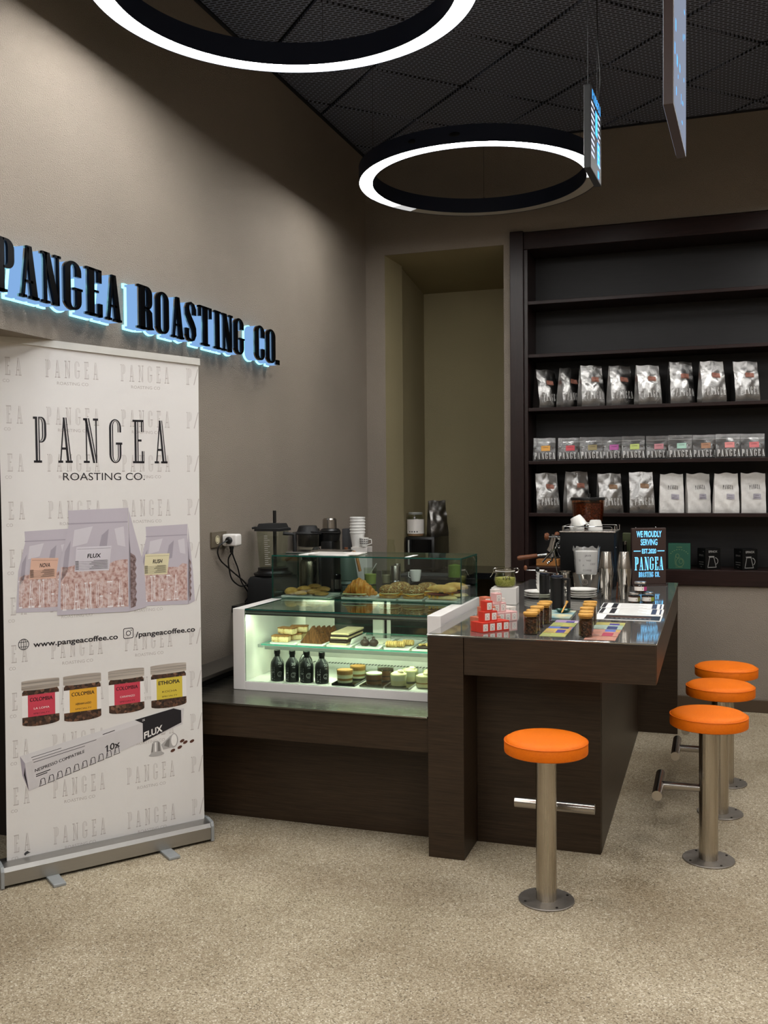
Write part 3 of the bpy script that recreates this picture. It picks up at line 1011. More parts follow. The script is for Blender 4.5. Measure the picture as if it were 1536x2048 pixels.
# repeating pale pattern
pat = prn('pattern_print', 'print_grey', 0)
P_INL = (.24, .76)
rows = [1.923 - .1815 * k for k in range(11)]
for r, v in enumerate(rows):
    if v < .1:
        continue
    for c, u in enumerate((.211, .507, .787)):
        word = 'PANGEA' if c < 2 else 'P'
        f = word_faces(word, .0675, .42, width=.205 if c < 2 else .022, inline=P_INL, wscale=.92)
        put(pat, f, lambda x, y, u=u, v=v: pat.pt(u + x, v + y))
        if c < 2:
            put(pat, text_faces('ROASTING CO', .0125, .122), lambda x, y, u=u, v=v: pat.pt(u + .043 + x, v - .027 + y))
        else:
            put(pat, ([(0, 0), (.004, 0), (.022, .0675), (.0185, .0675), (.018, 0), (.022, 0), (.022, .0675), (.0205, .0675)], [(0, 1, 2, 3)]), lambda x, y, u=u, v=v: pat.pt(u + .032 + x, v + y))
    f = word_faces('EA', .0675, .42, width=.060, inline=P_INL, wscale=.92)
    put(pat, f, lambda x, y, v=v: pat.pt(.062 + x, v + y))
    put(pat, text_faces('CO', .0125, .024), lambda x, y, v=v: pat.pt(.053 + x, v - .027 + y))
pat.done()
big = prn('logo_print', 'print_black', 1)
put(big, word_faces('PANGEA', .176, .40, width=.541, inline=(.52, .74), wscale=.95), lambda x, y: big.pt(.160 + x, 1.594 + y))
put(big, text_faces('ROASTING CO.', .031, .332), lambda x, y: big.pt(.270 + x, 1.526 + y))
big.done()
# three bags of beans
def lin(a, b, t): return (a[0] + (b[0] - a[0]) * t, a[1] + (b[1] - a[1]) * t)
def print_bag(x0, x1, z0, z1, xs, lbl, lblcol, word, u0, u1, L, side=True):
    w = x1 - x0
    h = z1 - z0
    bag = prn('bag_print', 'print_bag', L)
    bag.poly([(x0, z0), (x1, z0 - .008), (x1 + .012, z0 + h * .45), (x1 - .01 * w, z1 - h * .16), (x1, z1), (x0 + w * .17, z1 - .006), (x0 + w * .18, z1 - h * .15), (x0 + w * .05, z1 - h * .5)])
    bag.done()
    seal = prn('seal_print', 'print_bag_dark', L + 1)
    seal.poly([(x0 + w * .17, z1 - h * .135), (x1 - .004, z1 - h * .13), (x1 - .004, z1 - h * .142), (x0 + w * .17, z1 - h * .147)])
    seal.poly([(x0 + w * .62, z1 - h * .26), (x0 + w * .72, z1 - h * .2), (x0 + w * .68, z1 - h * .42), (x0 + w * .56, z1 - h * .44)])
    seal.poly([(x0 + w * .12, z1 - h * .4), (x0 + w * .2, z1 - h * .3), (x0 + w * .15, z1 - h * .6), (x0 + w * .06, z1 - h * .68)])
    seal.done()
    hi = prn('highlight_print', 'print_bag_light', L + 1)
    hi.poly([(x0 + w * .25, z1 - h * .2), (x0 + w * .5, z1 - h * .17), (x0 + w * .42, z1 - h * .33), (x0 + w * .22, z1 - h * .36)])
    hi.done()
    hi = prn('highlight_print', 'print_bag_light', L + 1)
    hi.poly([(x0 + w * .8, z1 - h * .2), (x0 + w * .93, z1 - h * .18), (x0 + w * .95, z1 - h * .38), (x0 + w * .84, z1 - h * .36)])
    hi.done()
    be = prn('beans_print', 'print_beans', L + 1)
    rnd = random.Random(int(x0 * 1000))
    top = [(x0 + w * (.06 + .92 * k / 10), z0 + h * (.42 + .05 * rnd.random() + .004 * k)) for k in range(11)]
    be.poly([(x0 + w * .05, z0 + h * .05), (x1 - .006, z0 + h * .03)] + top[::-1])
    be.done()
    if side:
        sd = prn('gusset_print', 'print_bag', L)
        sd.poly([(x1 - .002, z0 - .008), (xs, z0 + .004), (xs - .008, z0 + h * .42), (x1 + .002, z1 - .01)])
        sd.done()
        sb = prn('gusset_beans_print', 'print_beans_dark', L + 1)
        pts = []
        n = 12
        for k in range(n + 1):
            pts.append((x1 + .38 * (xs - x1) + (.004 if k % 2 else -.002), z0 + .02 + h * .48 * k / n))
        sb.poly([(x1 + .004, z0 + .005), (x1 + .36 * (xs - x1), z0 + .012)] + pts + [(x1 + .006, z0 + h * .56)])
        sb.done()
    lw = prn('bag_lettering', 'print_bagtext', L + 2)
    put(lw, word_faces(word, .105, .34, width=u1 - u0, inline=(.2, .8), wscale=.95), lambda x, y: lw.pt(u0 + x, z0 + .016 + y))
    lw.done()
    (ax, az, bx, bz, cx, cz), name = lbl
    lb = prn('label_print', lblcol, L + 3)
    lb.poly([(cx, cz), (bx - .012, cz - .002), (bx, bz), (ax, az)])
    lb.done()
    tx = prn('label_lettering', 'print_black', L + 4)
    mw = bx - ax
    put(tx, text_faces(name, .016, mw * .38, slant=.15), lambda x, y: tx.pt((ax + bx) / 2 - mw * .2 + x, az - (az - cz) * .46 + y))
    for k in range(6):
        zz = cz + (az - cz) * (.06 + .065 * k)
        tx.poly([(cx + .003, zz), (bx - .014, zz), (bx - .014, zz + .0009), (cx + .003, zz + .0009)])
        tx.poly([(cx + mw * (.42 + .06 * (k % 3)), zz + .0022), (bx - .018, zz + .0022), (bx - .018, zz + .0036), (cx + mw * (.42 + .06 * (k % 3)), zz + .0036)])
        tx.poly([(cx + .004, zz + .0022), (cx + .017, zz + .0022), (cx + .017, zz + .0042), (cx + .004, zz + .0042)])
    tx.poly([(ax + .003, az - .009), (bx - .004, bz - .009), (bx - .004, bz - .0082), (ax + .003, az - .0082)])
    tx.done()
print_bag(.082, .30, 1.024, 1.338, .30, ((.142, 1.229, .246, 1.225, .133, 1.149), 'NOVA'), 'print_peach', 'PANGE', .093, .262, 2, False)
print_bag(.565, .787, 1.012, 1.341, .816, ((.599, 1.223, .705, 1.222, .592, 1.138), 'RUSH'), 'print_cream', 'ANGEA', .585, .742, 2)
print_bag(.236, .530, 1.002, 1.414, .601, ((.316, 1.264, .458, 1.264, .307, 1.168), 'FLUX'), 'print_lilac', 'PANGEA', .258, .506, 8)
# web line
wl = prn('address_print', 'print_black', 1)
put(wl, text_faces('www.pangeacoffee.co', .0215, .335), lambda x, y: wl.pt(.144 + x, .887 + y))
wl.done()
wl = prn('account_print', 'print_black', 1)
put(wl, text_faces('/pangeacoffee.co', .0215, .262), lambda x, y: wl.pt(.553 + x, .887 + y))
def ringpoly(mb, cx, cz, rx, rz, w, n=28, a0=0, a1=360):
    for k in range(n):
        a = math.radians(a0 + (a1 - a0) * k / n); b = math.radians(a0 + (a1 - a0) * (k + 1) / n)
        mb.poly([(cx + rx * math.cos(a), cz + rz * math.sin(a)), (cx + rx * math.cos(b), cz + rz * math.sin(b)), (cx + (rx - w) * math.cos(b), cz + (rz - w) * math.sin(b)), (cx + (rx - w) * math.cos(a), cz + (rz - w) * math.sin(a))])
wl.done()
wl = prn('globe_icon', 'print_black', 1)
ringpoly(wl, .108, .901, .0205, .0215, .0025)
ringpoly(wl, .108, .901, .0105, .0215, .002)
for dz in (-.009, .009):
    wl.poly([(.090, .901 + dz - .001), (.126, .901 + dz - .001), (.126, .901 + dz + .001), (.090, .901 + dz + .001)])
wl.poly([(.107, .88), (.109, .88), (.109, .922), (.107, .922)])
# rounded-square camera icon
sq = arc(.533, .916, .009, .009, 0, 90, 4)
def rsq(cx, cz, h, r):
    o = []
    for sx_, sz_, a in ((1, 1, 0), (-1, 1, 90), (-1, -1, 180), (1, -1, 270)):
        o += arc(cx + sx_ * (h - r), cz + sz_ * (h - r), r, r, a, a + 90, 5)
    return o
wl.done()
wl = prn('camera_icon', 'print_black', 1)
o_, i_ = rsq(.523, .906, .0215, .0075), rsq(.523, .906, .0188, .0055)
for k in range(len(o_)):
    j = (k + 1) % len(o_)
    wl.poly([o_[k], o_[j], i_[j], i_[k]])
ringpoly(wl, .523, .906, .0105, .0105, .0028)
wl.poly([(.533, .915), (.537, .915), (.537, .919), (.533, .919)])
wl.done()
# four printed jars
def print_jar(u0, u1, z0, z1, col, head, sub):
    w = u1 - u0
    cx = (u0 + u1) / 2
    zl = z1 - .036
    g = prn('jar_print', 'print_coffee', 1)
    g.poly([(u0 + .004, z0 + .012)] + arc(cx, z0 + .012, w / 2 - .003, .012, 180, 360, 10) + [(u1 - .004, zl - .012), (u1 - .012, zl), (u0 + .012, zl), (u0 + .004, zl - .012)])
    g.done()
    l = prn('jar_lid_print', 'print_lid', 2)
    l.poly([(u0 + .002, zl - .002)] + arc(cx, zl + .0, w / 2 - .002, .005, 180, 360, 8) + [(u1 - .002, z1 - .004)] + arc(cx, z1 - .004, w / 2 - .002, .004, 0, 180, 8))
    l.done()
    d = prn('lid_line_print', 'print_silver_dark', 3)
    for q in (.3, .62):
        zz = zl + (z1 - zl) * q
        d.poly([(u0 + .003, zz), (u1 - .003, zz), (u1 - .003, zz + .0014), (u0 + .003, zz + .0014)])
    d.done()
    za, zb = z0 + .038, zl - .022
    wp = prn('jar_band_print', 'print_white', 2)
    wp.poly([(u0 + .003, za), (u1 - .003, za), (u1 - .003, zb), (u0 + .003, zb)])
    wp.done()
    c = prn('jar_label_print', col, 3)
    c.poly([(u0 + w * .17, za), (u0 + w * .87, za), (u0 + w * .87, zb), (u0 + w * .17, zb)])
    c.done()
    tx = prn('jar_lettering', 'print_black', 4)
    for dx in ((0, .0009) if 'M' in head else (0,)):
        put(tx, text_faces(head, .0155, w * .58), lambda x, y: tx.pt(u0 + w * .22 + x + dx, zb - .026 + y + dx * .3))
    tx.done()
    t3 = prn('jar_footline', 'print_black', 4)
    put(t3, text_faces('SPECIALTY', .006, w * .42), lambda x, y: t3.pt(u0 + w * .31 + x, za + .008 + y))
    t3.done()
    t2 = prn('jar_sublettering', 'print_white' if col == 'print_red' else 'print_black', 4)
    put(t2, text_faces(sub, .008, w * .4), lambda x, y: t2.pt(u0 + w * .32 + x, za + .027 + y))
    t2.done()
print_jar(.095, .243, .582, .762, 'print_red', 'COLOMBIA', 'LA LOMA')
print_jar(.254, .409, .577, .762, 'print_ochre', 'COLOMBIA', 'HERNAN LASSO')
print_jar(.434, .589, .582, .762, 'print_red', 'COLOMBIA', 'CARAMAZO')
print_jar(.612, .774, .580, .763, 'print_yellow', 'ETHIOPIA', 'KOCHA')
# capsule carton
A0, A1, A2 = (.120, .335), (.106, .445), (.088, .475)      # front-left bottom, front-left top, back-left top
Rb, Rt, Rk = (.751, .502), (.759, .568), (.716, .577)
bx = prn('carton_front_print', 'print_box', 2); bx.poly([A0, Rb, Rt, A1]); bx.done()
bx = prn('carton_top_print', 'print_box_top', 2); bx.poly([A1, Rt, Rk, A2]); bx.done()
bx = prn('carton_end_print', 'print_bag_dark', 2); bx.poly([A0, A1, A2, (.096, .40)]); bx.done()
bx = prn('carton_shadow_print', 'print_black', 3); bx.poly([(.119, .337), (.108, .40), (.106, .43), (.1015, .40)]); bx.done()
bx = prn('carton_band_print', 'print_black', 3)
bx.poly([(.577, .452), (.746, .510), (.746, .562), (.577, .531)])
bx.poly([(.577, .531), (.746, .562), (.712, .574), (.543, .549)])
bx.done()
ang = math.atan2(.502 - .335, .751 - .120)
cw = prn('carton_lettering', 'print_white', 4)
def skew(px, pz, x, y, s=.26): return (px + x, pz + y + x * s)
put(cw, text_faces('FLUX', .027, .080), lambda x, y: cw.pt(*skew(.582, .466, x, y)))
cw.done()
cw = prn('carton_mark', 'print_white', 4)
put(cw, text_faces('S', .008, .012), lambda x, y: cw.pt(*skew(.575, .538, x, y)))
cw.done()
ct = prn('carton_text', 'print_black', 3)
put(ct, text_faces('10x', .026, .056), lambda x, y: ct.pt(*skew(.425, .438, x, y)))
ct.poly([skew(.425, .438, -.006, .017), skew(.425, .438, .003, .0215), skew(.425, .438, .003, .026), skew(.425, .438, -.006, .0205)])
for dx in (0, .0008):
    put(ct, text_faces('NESPRESSO COMPATIBLE', .0125, .192), lambda x, y: ct.pt(*skew(.143 + dx, .404, x, y, .235)))
for k in range(2):
    w = .055 - .012 * k
    ct.poly([skew(.147, .392 - .007 * k, 0, 0, .2), skew(.147, .392 - .007 * k, w, 0, .2), skew(.147, .392 - .007 * k, w, .0035, .2), skew(.147, .392 - .007 * k, 0, .0035, .2)])
for k in range(3):
    w = (.115, .25, .20)[k]
    p = (.128, .452 + .0 * k)
    a = (.13 + .004 * k, .462 - .010 * k)
    ct.poly([skew(*a, 0, 0, .16), skew(*a, w, 0, .16), skew(*a, w, .002, .16), skew(*a, 0, .002, .16)])
ct.poly([skew(.41, .508, 0, 0, .2), skew(.41, .508, .05, 0, .2), skew(.41, .508, .05, .003, .2), skew(.41, .508, 0, .003, .2)])
for k in range(10):
    px, pz = .156 + k * .0328, .345 + k * .0082
    o = [(0, 0), (.022, .0055), (.0205, .009), (.019, .028), (.0165, .032), (.0085, .030), (.006, .027), (.003, .0035)]
    i = [(.0035, .003), (.0195, .0068), (.0188, .009), (.0172, .0265), (.0155, .0295), (.0092, .0278), (.0075, .0255), (.005, .005)]
    o = [(a * 1.32, b) for a, b in o]; i = [(a * 1.32, b) for a, b in i]
    for q in range(len(o)):
        w = (q + 1) % len(o)
        ct.poly([(px + o[q][0], pz + o[q][1]), (px + o[w][0], pz + o[w][1]), (px + i[w][0], pz + i[w][1]), (px + i[q][0], pz + i[q][1])])
    ct.poly([(px + .0095, pz + .008), (px + .0115, pz + .008), (px + .0105, pz + .024), (px + .009, pz + .022)])
ct.done()
pd = prn('capsule_print', 'print_silver', 2)
pd.poly([(.600, .392)] + arc(.634, .393, .034, .008, 180, 360, 8) + [(.668, .394), (.657, .402), (.651, .440), (.640, .450), (.624, .449), (.616, .440), (.610, .400)])
pd.poly([(.655, .430), (.664, .408)] + arc(.708, .440, .022, .031, -110, 80, 10) + [(.690, .457)])
pd.done()
pd = prn('capsule_shade_print', 'print_silver_dark', 3)
pd.poly([(.612, .404), (.618, .405), (.622, .440), (.618, .438)])
pd.poly([(.640, .405), (.652, .405), (.648, .440), (.641, .446)])
pd.poly([(.668, .424), (.690, .414), (.694, .452), (.680, .444)])
pd.done()
pd = prn('capsule_light_print', 'print_white', 3)
pd.poly([(.627, .405), (.634, .405), (.634, .444), (.628, .444)])
pd.done()
pd = prn('capsule_light_print', 'print_white', 3)
pd.poly(arc(.712, .441, .013, .025, 0, 360, 14)[:-1])
pd.done()
pd = prn('bean_print', 'print_bean', 2)
for (u, v) in ((.706, .398), (.737, .407), (.748, .432), (.762, .424), (.792, .424)):
    pd.poly([(u + .0105 * math.cos(2 * PI * k / 12), v + .0065 * math.sin(2 * PI * k / 12) + .0025 * math.cos(2 * PI * k / 12)) for k in range(12)])
pd.done()
sm = prn('smudge', 'rubber_grey', 2)
sm.poly([(.098, .066 + .03), (.104, .103), (.112, .106), (.118, .100), (.124, .0975), (.116, .096), (.108, .0935), (.103, .089)])
sm.done()
# ================================================================ coffee bags on the bookcase shelves
def foil():
    m = mat('silver_foil', '#989694', 0.3, 1.0)
    t = NT(m)
    co = t.coord()
    n = t.n('ShaderNodeTexNoise', i_Scale=17.0, i_Detail=2.0, i_Distortion=1.2)
    t.l(co, 'Vector', n, 'Vector')
    t.bump(n, 'Fac', 0.22, 0.012)
    return m
foil()
noisy('white_kraft', [(0.3, '#cfccc8'), (0.7, '#dad7d3')], 30, 0.6, 0.35, 0.008)
mat('label_salmon', '#a8705f', 0.6); mat('label_tan', '#9b7a5e', 0.6); mat('label_mauve', '#a49fa9', 0.6)
mat('bag_print_pale', '#d4d2d0', 0.5); mat('bag_print_dark', '#4b4a4c', 0.55); mat('label_ink', '#3c2a26', 0.6)
mat('label_ink_dark', '#28242a', 0.6)
speckle('pouch_beans', [(0.0, '#15100d'), (0.5, '#2d221c'), (1.0, '#4a382d')], 120, 0.5, 0.3, 0.003)

def bag_fn(w, h, d, seed, crease=1.0):
    rnd = random.Random(seed)
    ph = [rnd.uniform(0, 6.28) for _ in range(12)]
    lean = rnd.uniform(-.008, .008)
    def front(s, t):
        """s in -.5..0.5 across, t in 0..1 up: a point on the front face, local x right, y back, z up"""
        dep = d * (1 - max(0, (t - .08)) ** 1.25) if t > .08 else d * (.92 + t)
        dep = max(dep, .004)
        belly = .010 * math.sin(PI * min(1, t / .85)) * (1 - (2 * s) ** 2)
        cr = crease * (.0035 * math.sin(11 * s + 9 * t + ph[0]) * math.sin(6 * t + ph[1]) + .0014 * math.sin(15 * s - 13 * t + ph[2]) + .0006 * math.sin(21 * t + 17 * s + ph[3])) * (0.25 + .75 * math.sin(PI * min(1, t * 1.05)))
        fold = -.012 * crease * math.exp(-((t - .62 - .35 * abs(s) + .1 * math.sin(ph[4])) / .06) ** 2) * (1 - abs(2 * s) * .4)
        ww = w * (1 - .05 * t + .02 * math.sin(3 * t + ph[5]))
        zz = h * t + crease * .003 * math.sin(9 * s + ph[6]) * t
        return Vector((s * ww + lean * t, -dep / 2 - belly - cr + fold * -0.6, zz))
    def back(s, t):
        p = front(s, t)
        dep = d * (1 - max(0, (t - .08)) ** 1.25) if t > .08 else d * (.92 + t)
        return Vector((p.x, max(dep, .004) / 2 + .004 * (1 - (2 * s) ** 2) * math.sin(PI * t), p.z))
    return front, back
def bag_mesh(name, w, h, d, seed, material, crease=1.0, gusset=.30, zip_=True):
    fr, bk = bag_fn(w, h, d, seed, crease)
    mb = MB()
    NS, NTT = 12, 20
    def grid(fn, flip):
        b = len(mb.v)
        for j in range(NTT + 1):
            for i in range(NS + 1):
                mb.v.append(tuple(fn(i / NS - .5, j / NTT)))
        for j in range(NTT):
            for i in range(NS):
                q = (b + j * (NS + 1) + i, b + j * (NS + 1) + i + 1, b + (j + 1) * (NS + 1) + i + 1, b + (j + 1) * (NS + 1) + i)
                mb.f.append(q[::-1] if flip else q); mb.m.append(0)
        return b
    a = grid(fr, False); c = grid(bk, True)
    for side, i in ((-1, 0), (1, NS)):
        b = len(mb.v)
        for j in range(NTT + 1):
            p, q = Vector(mb.v[a + j * (NS + 1) + i]), Vector(mb.v[c + j * (NS + 1) + i])
            t = j / NTT
            mid = (p + q) / 2
            mid.x -= side * gusset * (q.y - p.y) * (.25 + .75 * t) * .5
            mb.v += [tuple(p), tuple(mid), tuple(q)]
        for j in range(NTT):
            for k in range(2):
                q = (b + j * 3 + k, b + j * 3 + k + 1, b + (j + 1) * 3 + k + 1, b + (j + 1) * 3 + k)
                mb.f.append(q if side > 0 else q[::-1]); mb.m.append(0)
    # bottom
    mb.f.append(tuple(a + i for i in range(NS + 1))[::-1] + tuple(c + i for i in range(NS + 1))); mb.m.append(0)
    zm = min(v[2] for v in mb.v)
    return mb, fr
def on_front(fr, s0, s1, t0, t1, off, n=4, m=3):
    mb = MB()
    for j in range(m + 1):
        for i in range(n + 1):
            p = fr(s0 + (s1 - s0) * i / n, t0 + (t1 - t0) * j / m)
            mb.v.append((p.x, p.y - off, p.z))
    for j in range(m):
        for i in range(n):
            mb.f.append((j * (n + 1) + i, j * (n + 1) + i + 1, (j + 1) * (n + 1) + i + 1, (j + 1) * (n + 1) + i)); mb.m.append(0)
    return mb
def word_on(fr, word, w, h, s0, s1, t0, t1, off, mb=None):
    mb = mb or MB()
    f = word_faces(word, 1.0, .26, width=1.0)
    put(mb, f, lambda x, y: (lambda p: (p.x, p.y - off, p.z))(fr(s0 + (s1 - s0) * x, t0 + (t1 - t0) * y)))
    return mb
def text_on(fr, s, s0, s1, t0, t1, off, mb=None):
    mb = mb or MB()
    put(mb, text_faces(s, 1.0, 1.0), lambda x, y: (lambda p: (p.x, p.y - off, p.z))(fr(s0 + (s1 - s0) * x, t0 + (t1 - t0) * y)))
    return mb
def make_bag(name, label, kind, w, h, d, seed, group, lblmat):
    t = thing(name, label, 'coffee bag', (0, 0, 0), 0, group)
    if kind == 'foil':
        mb, fr = bag_mesh(name, w, h, d, seed, 'silver_foil', 1.0)
        obj('foil_pouch', mb, 'silver_foil', t)
        z = MB()
        for tt in (.885, .915):
            q = on_front(fr, -.49, .49, tt, tt + .012, .0022, 8, 1); z.add(q.v, q.f)
        obj('zip_seal', z, 'silver_foil', t)
        l = obj('label', on_front(fr, -.05, .31, .605, .715, .0035), lblmat, t)
        x = text_on(fr, 'COFFEE', .02, .16, .665, .685, .0045)
        q = on_front(fr, -.02, .28, .625, .632, .0045, 2, 1); x.add(q.v, q.f)
        obj('label_print', x, 'label_ink', l, smooth=False)
        obj('lettering', word_on(fr, 'PANGEA', w, h, -.30, .46, .19, .37, .003), 'bag_print_pale', t, smooth=False)
    else:
        mb, fr = bag_mesh(name, w, h, d, seed, 'white_kraft', 1.5)
        obj('paper_pouch', mb, 'white_kraft', t)
        l = obj('label', on_front(fr, -.02, .30, .345, .475, .0035), lblmat, t)
        x = text_on(fr, 'COFFEE', .06, .22, .42, .44, .0045)
        q = on_front(fr, .02, .26, .375, .383, .0045, 2, 1); x.add(q.v, q.f)
        obj('label_print', x, 'label_ink_dark', l, smooth=False)
        obj('lettering', word_on(fr, 'PANGEA', w, h, -.16, .27, .595, .70, .0035), 'bag_print_dark', t, smooth=False)
    return t
ZA, ZB_, ZCc, ZD = 2.0225, 1.6555, 1.2945, .9215
ORD = ['leftmost', 'second from the left', 'third from the left', 'fourth from the left', 'fifth from the left', 'sixth from the left', 'seventh from the left', 'rightmost']
# (centre x, rotation): front turned to the right, so the left gusset shows
rowA = [(-1.112, .80), (-.95, .78), (-.80, .56), (-.607, .58), (-.42, .50), (-.21, .44), (-.01, .42), (.20, .36)]
protosA = []
for k, (x, r) in enumerate(rowA):
    lb = 'silver foil coffee bag on the third shelf down, ' + ORD[k] + ' of its row'
    if k < 3:
        t = make_bag('silver_coffee_bag', lb, 'foil', .168, .268 + .008 * k, .080, 11 + k, 'silver bags on the third shelf', 'label_salmon')
        t.location = (x, YB + .105 + .028 * (k % 2), ZA); t.rotation_euler = (0, 0, r)
        protosA.append(t)
    else:
        dup(protosA[(k * 2 + 1) % 3], (x, YB + .105 + .028 * (k % 2), ZA), r, lb)
rowC = [(-1.11, .50), (-.90, .52), (-.675, .42), (-.465, .26)]
for k, (x, r) in enumerate(rowC):
    lb = 'silver foil coffee bag on the shelf above the machine, ' + ['leftmost', 'second from the left', 'third from the left, tan label', 'fourth, beside the white bags'][k]
    o = dup(protosA[(k + 1) % 3], (x, YB + .112, ZCc), r, lb, 'silver bags on the fifth shelf')
    if k > 1:
        for ch in o.children:
            if ch.name.startswith('label'):
                swap(ch, 0, 'label_tan')
rowW = [(-.268, .12), (-.098, .30), (.078, .18), (.248, .08)]
pw = []
for k, (x, r) in enumerate(rowW):
    lb = 'matte white coffee bag on the shelf above the black boxes, ' + ['leftmost of four', 'second of four, tilted', 'third of four', 'rightmost of four'][k]
    if k < 2:
        t = make_bag('white_coffee_bag', lb, 'paper', .156, .262, .078, 31 + k, 'white bags on the fifth shelf', 'label_mauve')
        t.location = (x, YB + .095 + .03 * (k % 2), ZCc); t.rotation_euler = (0, 0, r)
        pw.append(t)
    else:
        dup(pw[k % 2], (x, YB + .095 + .03 * (k % 2), ZCc), r, lb)
# clear pouches on the fourth shelf
pouch_cols = [('#d79b3e', 'orange'), ('#cb4450', 'red'), ('#8d7f55', 'olive'), ('#b5589f', 'magenta'), ('#b2c169', 'lime green'), ('#bf7f86', 'dusty pink'), ('#9fc4b4', 'mint green'), ('#a5785a', 'brown'), ('#cf7f7c', 'coral'), ('#c9696c', 'deep salmon')]
for i, (h, n) in enumerate(pouch_cols):
    mat('pouch_label_' + n.replace(' ', '_'), h, 0.55)
pf, _ = bag_fn(.158, .158, .050, 51, .35)
def make_pouch(label, n):
    t = thing('clear_coffee_pouch', label, 'coffee pouch', (0, 0, 0), 0, 'clear pouches on the fourth shelf')
    mb, fr = bag_mesh('p', .158, .158, .050, 51, None, .35)
    obj('film_pouch', mb, 'pouch_film', t)
    ins = MB()
    for j in range(9):
        pass
    b = MB().box(-.071, -.020, .006, .071, .018, .098, 0, .012)
    obj('coffee_beans', b, 'pouch_beans', t)
    z = on_front(fr, -.49, .49, .80, .835, .0016, 8, 1)
    obj('zip_seal', z, 'wrap_film', t)
    l = obj('label', on_front(fr, -.14, .26, .43, .66, .0025), 'pouch_label_' + n.replace(' ', '_'), t)
    x = text_on(fr, 'COFFEE', -.06, .18, .56, .60, .0033)
    obj('label_print', x, 'label_ink', l, smooth=False)
    obj('lettering', word_on(fr, 'PANGEA', 1, 1, -.44, .48, .07, .36, .0025), 'bag_print_pale', t, smooth=False)
    return t
bx_ = [-1.115, -.952, -.795, -.655, -.515, -.36, -.212, -.06, .088, .24]
pp = None
for k, x in enumerate(bx_):
    n = pouch_cols[k][1]
    lb = 'clear zip pouch of coffee with %s label on the fourth shelf' % n
    zoff = 0
    if pp is None:
        pp = make_pouch(lb, n); o = pp
    else:
        o = dup(pp, (0, 0, 0), 0, lb)
        for ch in o.children:
            if ch.name.startswith('label'):
                swap(ch, 0, 'pouch_label_' + n.replace(' ', '_'))
    o.location = (x, YB + .056 + (.046 if k % 2 else 0), ZB_)
    o.rotation_euler = (0, 0, .10)
# boxes on the bottom shelf
mat('green_card', '#0d4a38', 0.5); mat('gold_print', '#6f7f52', 0.45, 0.2); mat('black_card', '#070707', 0.55, spec=0.2); mat('pale_print', '#8d8b88', 0.5)
mat('dim_print', '#5a5856', 0.5)
g = thing('green_box', 'green carton printed with a pale gold figure on the bottom shelf', 'box', (-.215, YB + .055, ZD), .02)
obj('carton', MB().box(-.071, -.035, 0, .071, .035, .170, 0, .0015), 'green_card', g)
gp = MB()
put(gp, text_faces('COFFEE', .008, .036), lambda x, y: (-.018 + x, -.0354, .142 + y))
for k in range(9):
    a = math.radians(150 - 15 * k)
    gp.box(.062 * math.cos(a) - .004, -.0356, .078 + .052 * math.sin(a) - .0015, .062 * math.cos(a) + .004, -.0351, .078 + .052 * math.sin(a) + .0015)
def ringxz(mb, cx, cz, rx, rz, w, y, n=16, a0=0, a1=360):
    for k in range(n):
        a = math.radians(a0 + (a1 - a0) * k / n); b = math.radians(a0 + (a1 - a0) * (k + 1) / n)
        mb.quad((cx + rx * math.cos(a), y, cz + rz * math.sin(a)), (cx + rx * math.cos(b), y, cz + rz * math.sin(b)), (cx + (rx - w) * math.cos(b), y, cz + (rz - w) * math.sin(b)), (cx + (rx - w) * math.cos(a), y, cz + (rz - w) * math.sin(a)))
ringxz(gp, -.012, .088, .012, .014, .0022, -.0356)
ringxz(gp, .004, .045, .026, .030, .002, -.0356)
ringxz(gp, .010, .052, .013, .016, .002, -.0356)
ringxz(gp, -.018, .055, .010, .034, .002, -.0356, 16, 90, 270)
gp.box(-.024, -.0356, .012, .022, -.0351, .014)
obj('gold_print', gp, 'gold_print', g, smooth=False)
def kettle_box(x, r, label):
    t = thing('black_box', label, 'box', (x, YB + .085, ZD), r, 'black boxes on the bottom shelf')
    obj('carton', MB().box(-.055, -.05, 0, .055, .05, .138, 0, .0015), 'black_card', t)
    p = MB()
    put(p, text_faces('EPINOX', .0145, .064), lambda a, b: (-.032 + a, -.0504, .111 + b))
    out = [(-.040, .012), (.026, .012), (.024, .020), (.009, .078), (.009, .088), (-.032, .088), (-.027, .078), (-.038, .024)]
    inn = [(-.036, .016), (.021, .016), (.020, .020), (.0055, .076), (.0055, .079), (-.020, .079), (-.0235, .077), (-.034, .024)]
    for k in range(8):
        j = (k + 1) % 8
        p.quad((out[k][0], -.0504, out[k][1]), (out[j][0], -.0504, out[j][1]), (inn[j][0], -.0504, inn[j][1]), (inn[k][0], -.0504, inn[k][1]))
    ringxz(p, .012, .054, .026, .026, .0045, -.0504, 14, -60, 80)
    obj('kettle_print', p, 'pale_print', t, smooth=False)
    s = MB()
    for (y0, y1, z0, z1) in ((-.028, .028, .045, .0495), (-.026, .026, .030, .0345), (-.008, .008, .014, .018), (.018, .03, .116, .12)):
        s.quad((-.0554, -y0, z0), (-.0554, -y1, z0), (-.0554, -y1, z1), (-.0554, -y0, z1))
    put(s, text_faces('EPINOX', .012, .052), lambda a, b: (-.0554, .026 - a, .086 + b))
    obj('side_print', s, 'dim_print', t, smooth=False)
    return t
b1 = kettle_box(-.04, .55, 'black EPINOX kettle carton on the bottom shelf, next to the green carton')
b1.location = (-.028, YB + .09, ZD)
dup(b1, (.202, YB + .09, ZD), .55, 'black EPINOX kettle carton on the bottom shelf, at the right edge')
w = obj('tamping_block', MB().box(-.078, -.05, 0, .078, .05, .046, 0, .003), 'oak', None, (-1.10, YB + .12, ZD), 0)
tag(w, 'pale oak block on the bottom bookcase shelf behind the espresso machine', 'wooden block')
# ================================================================ things on the service counter
E = IZ + .0004
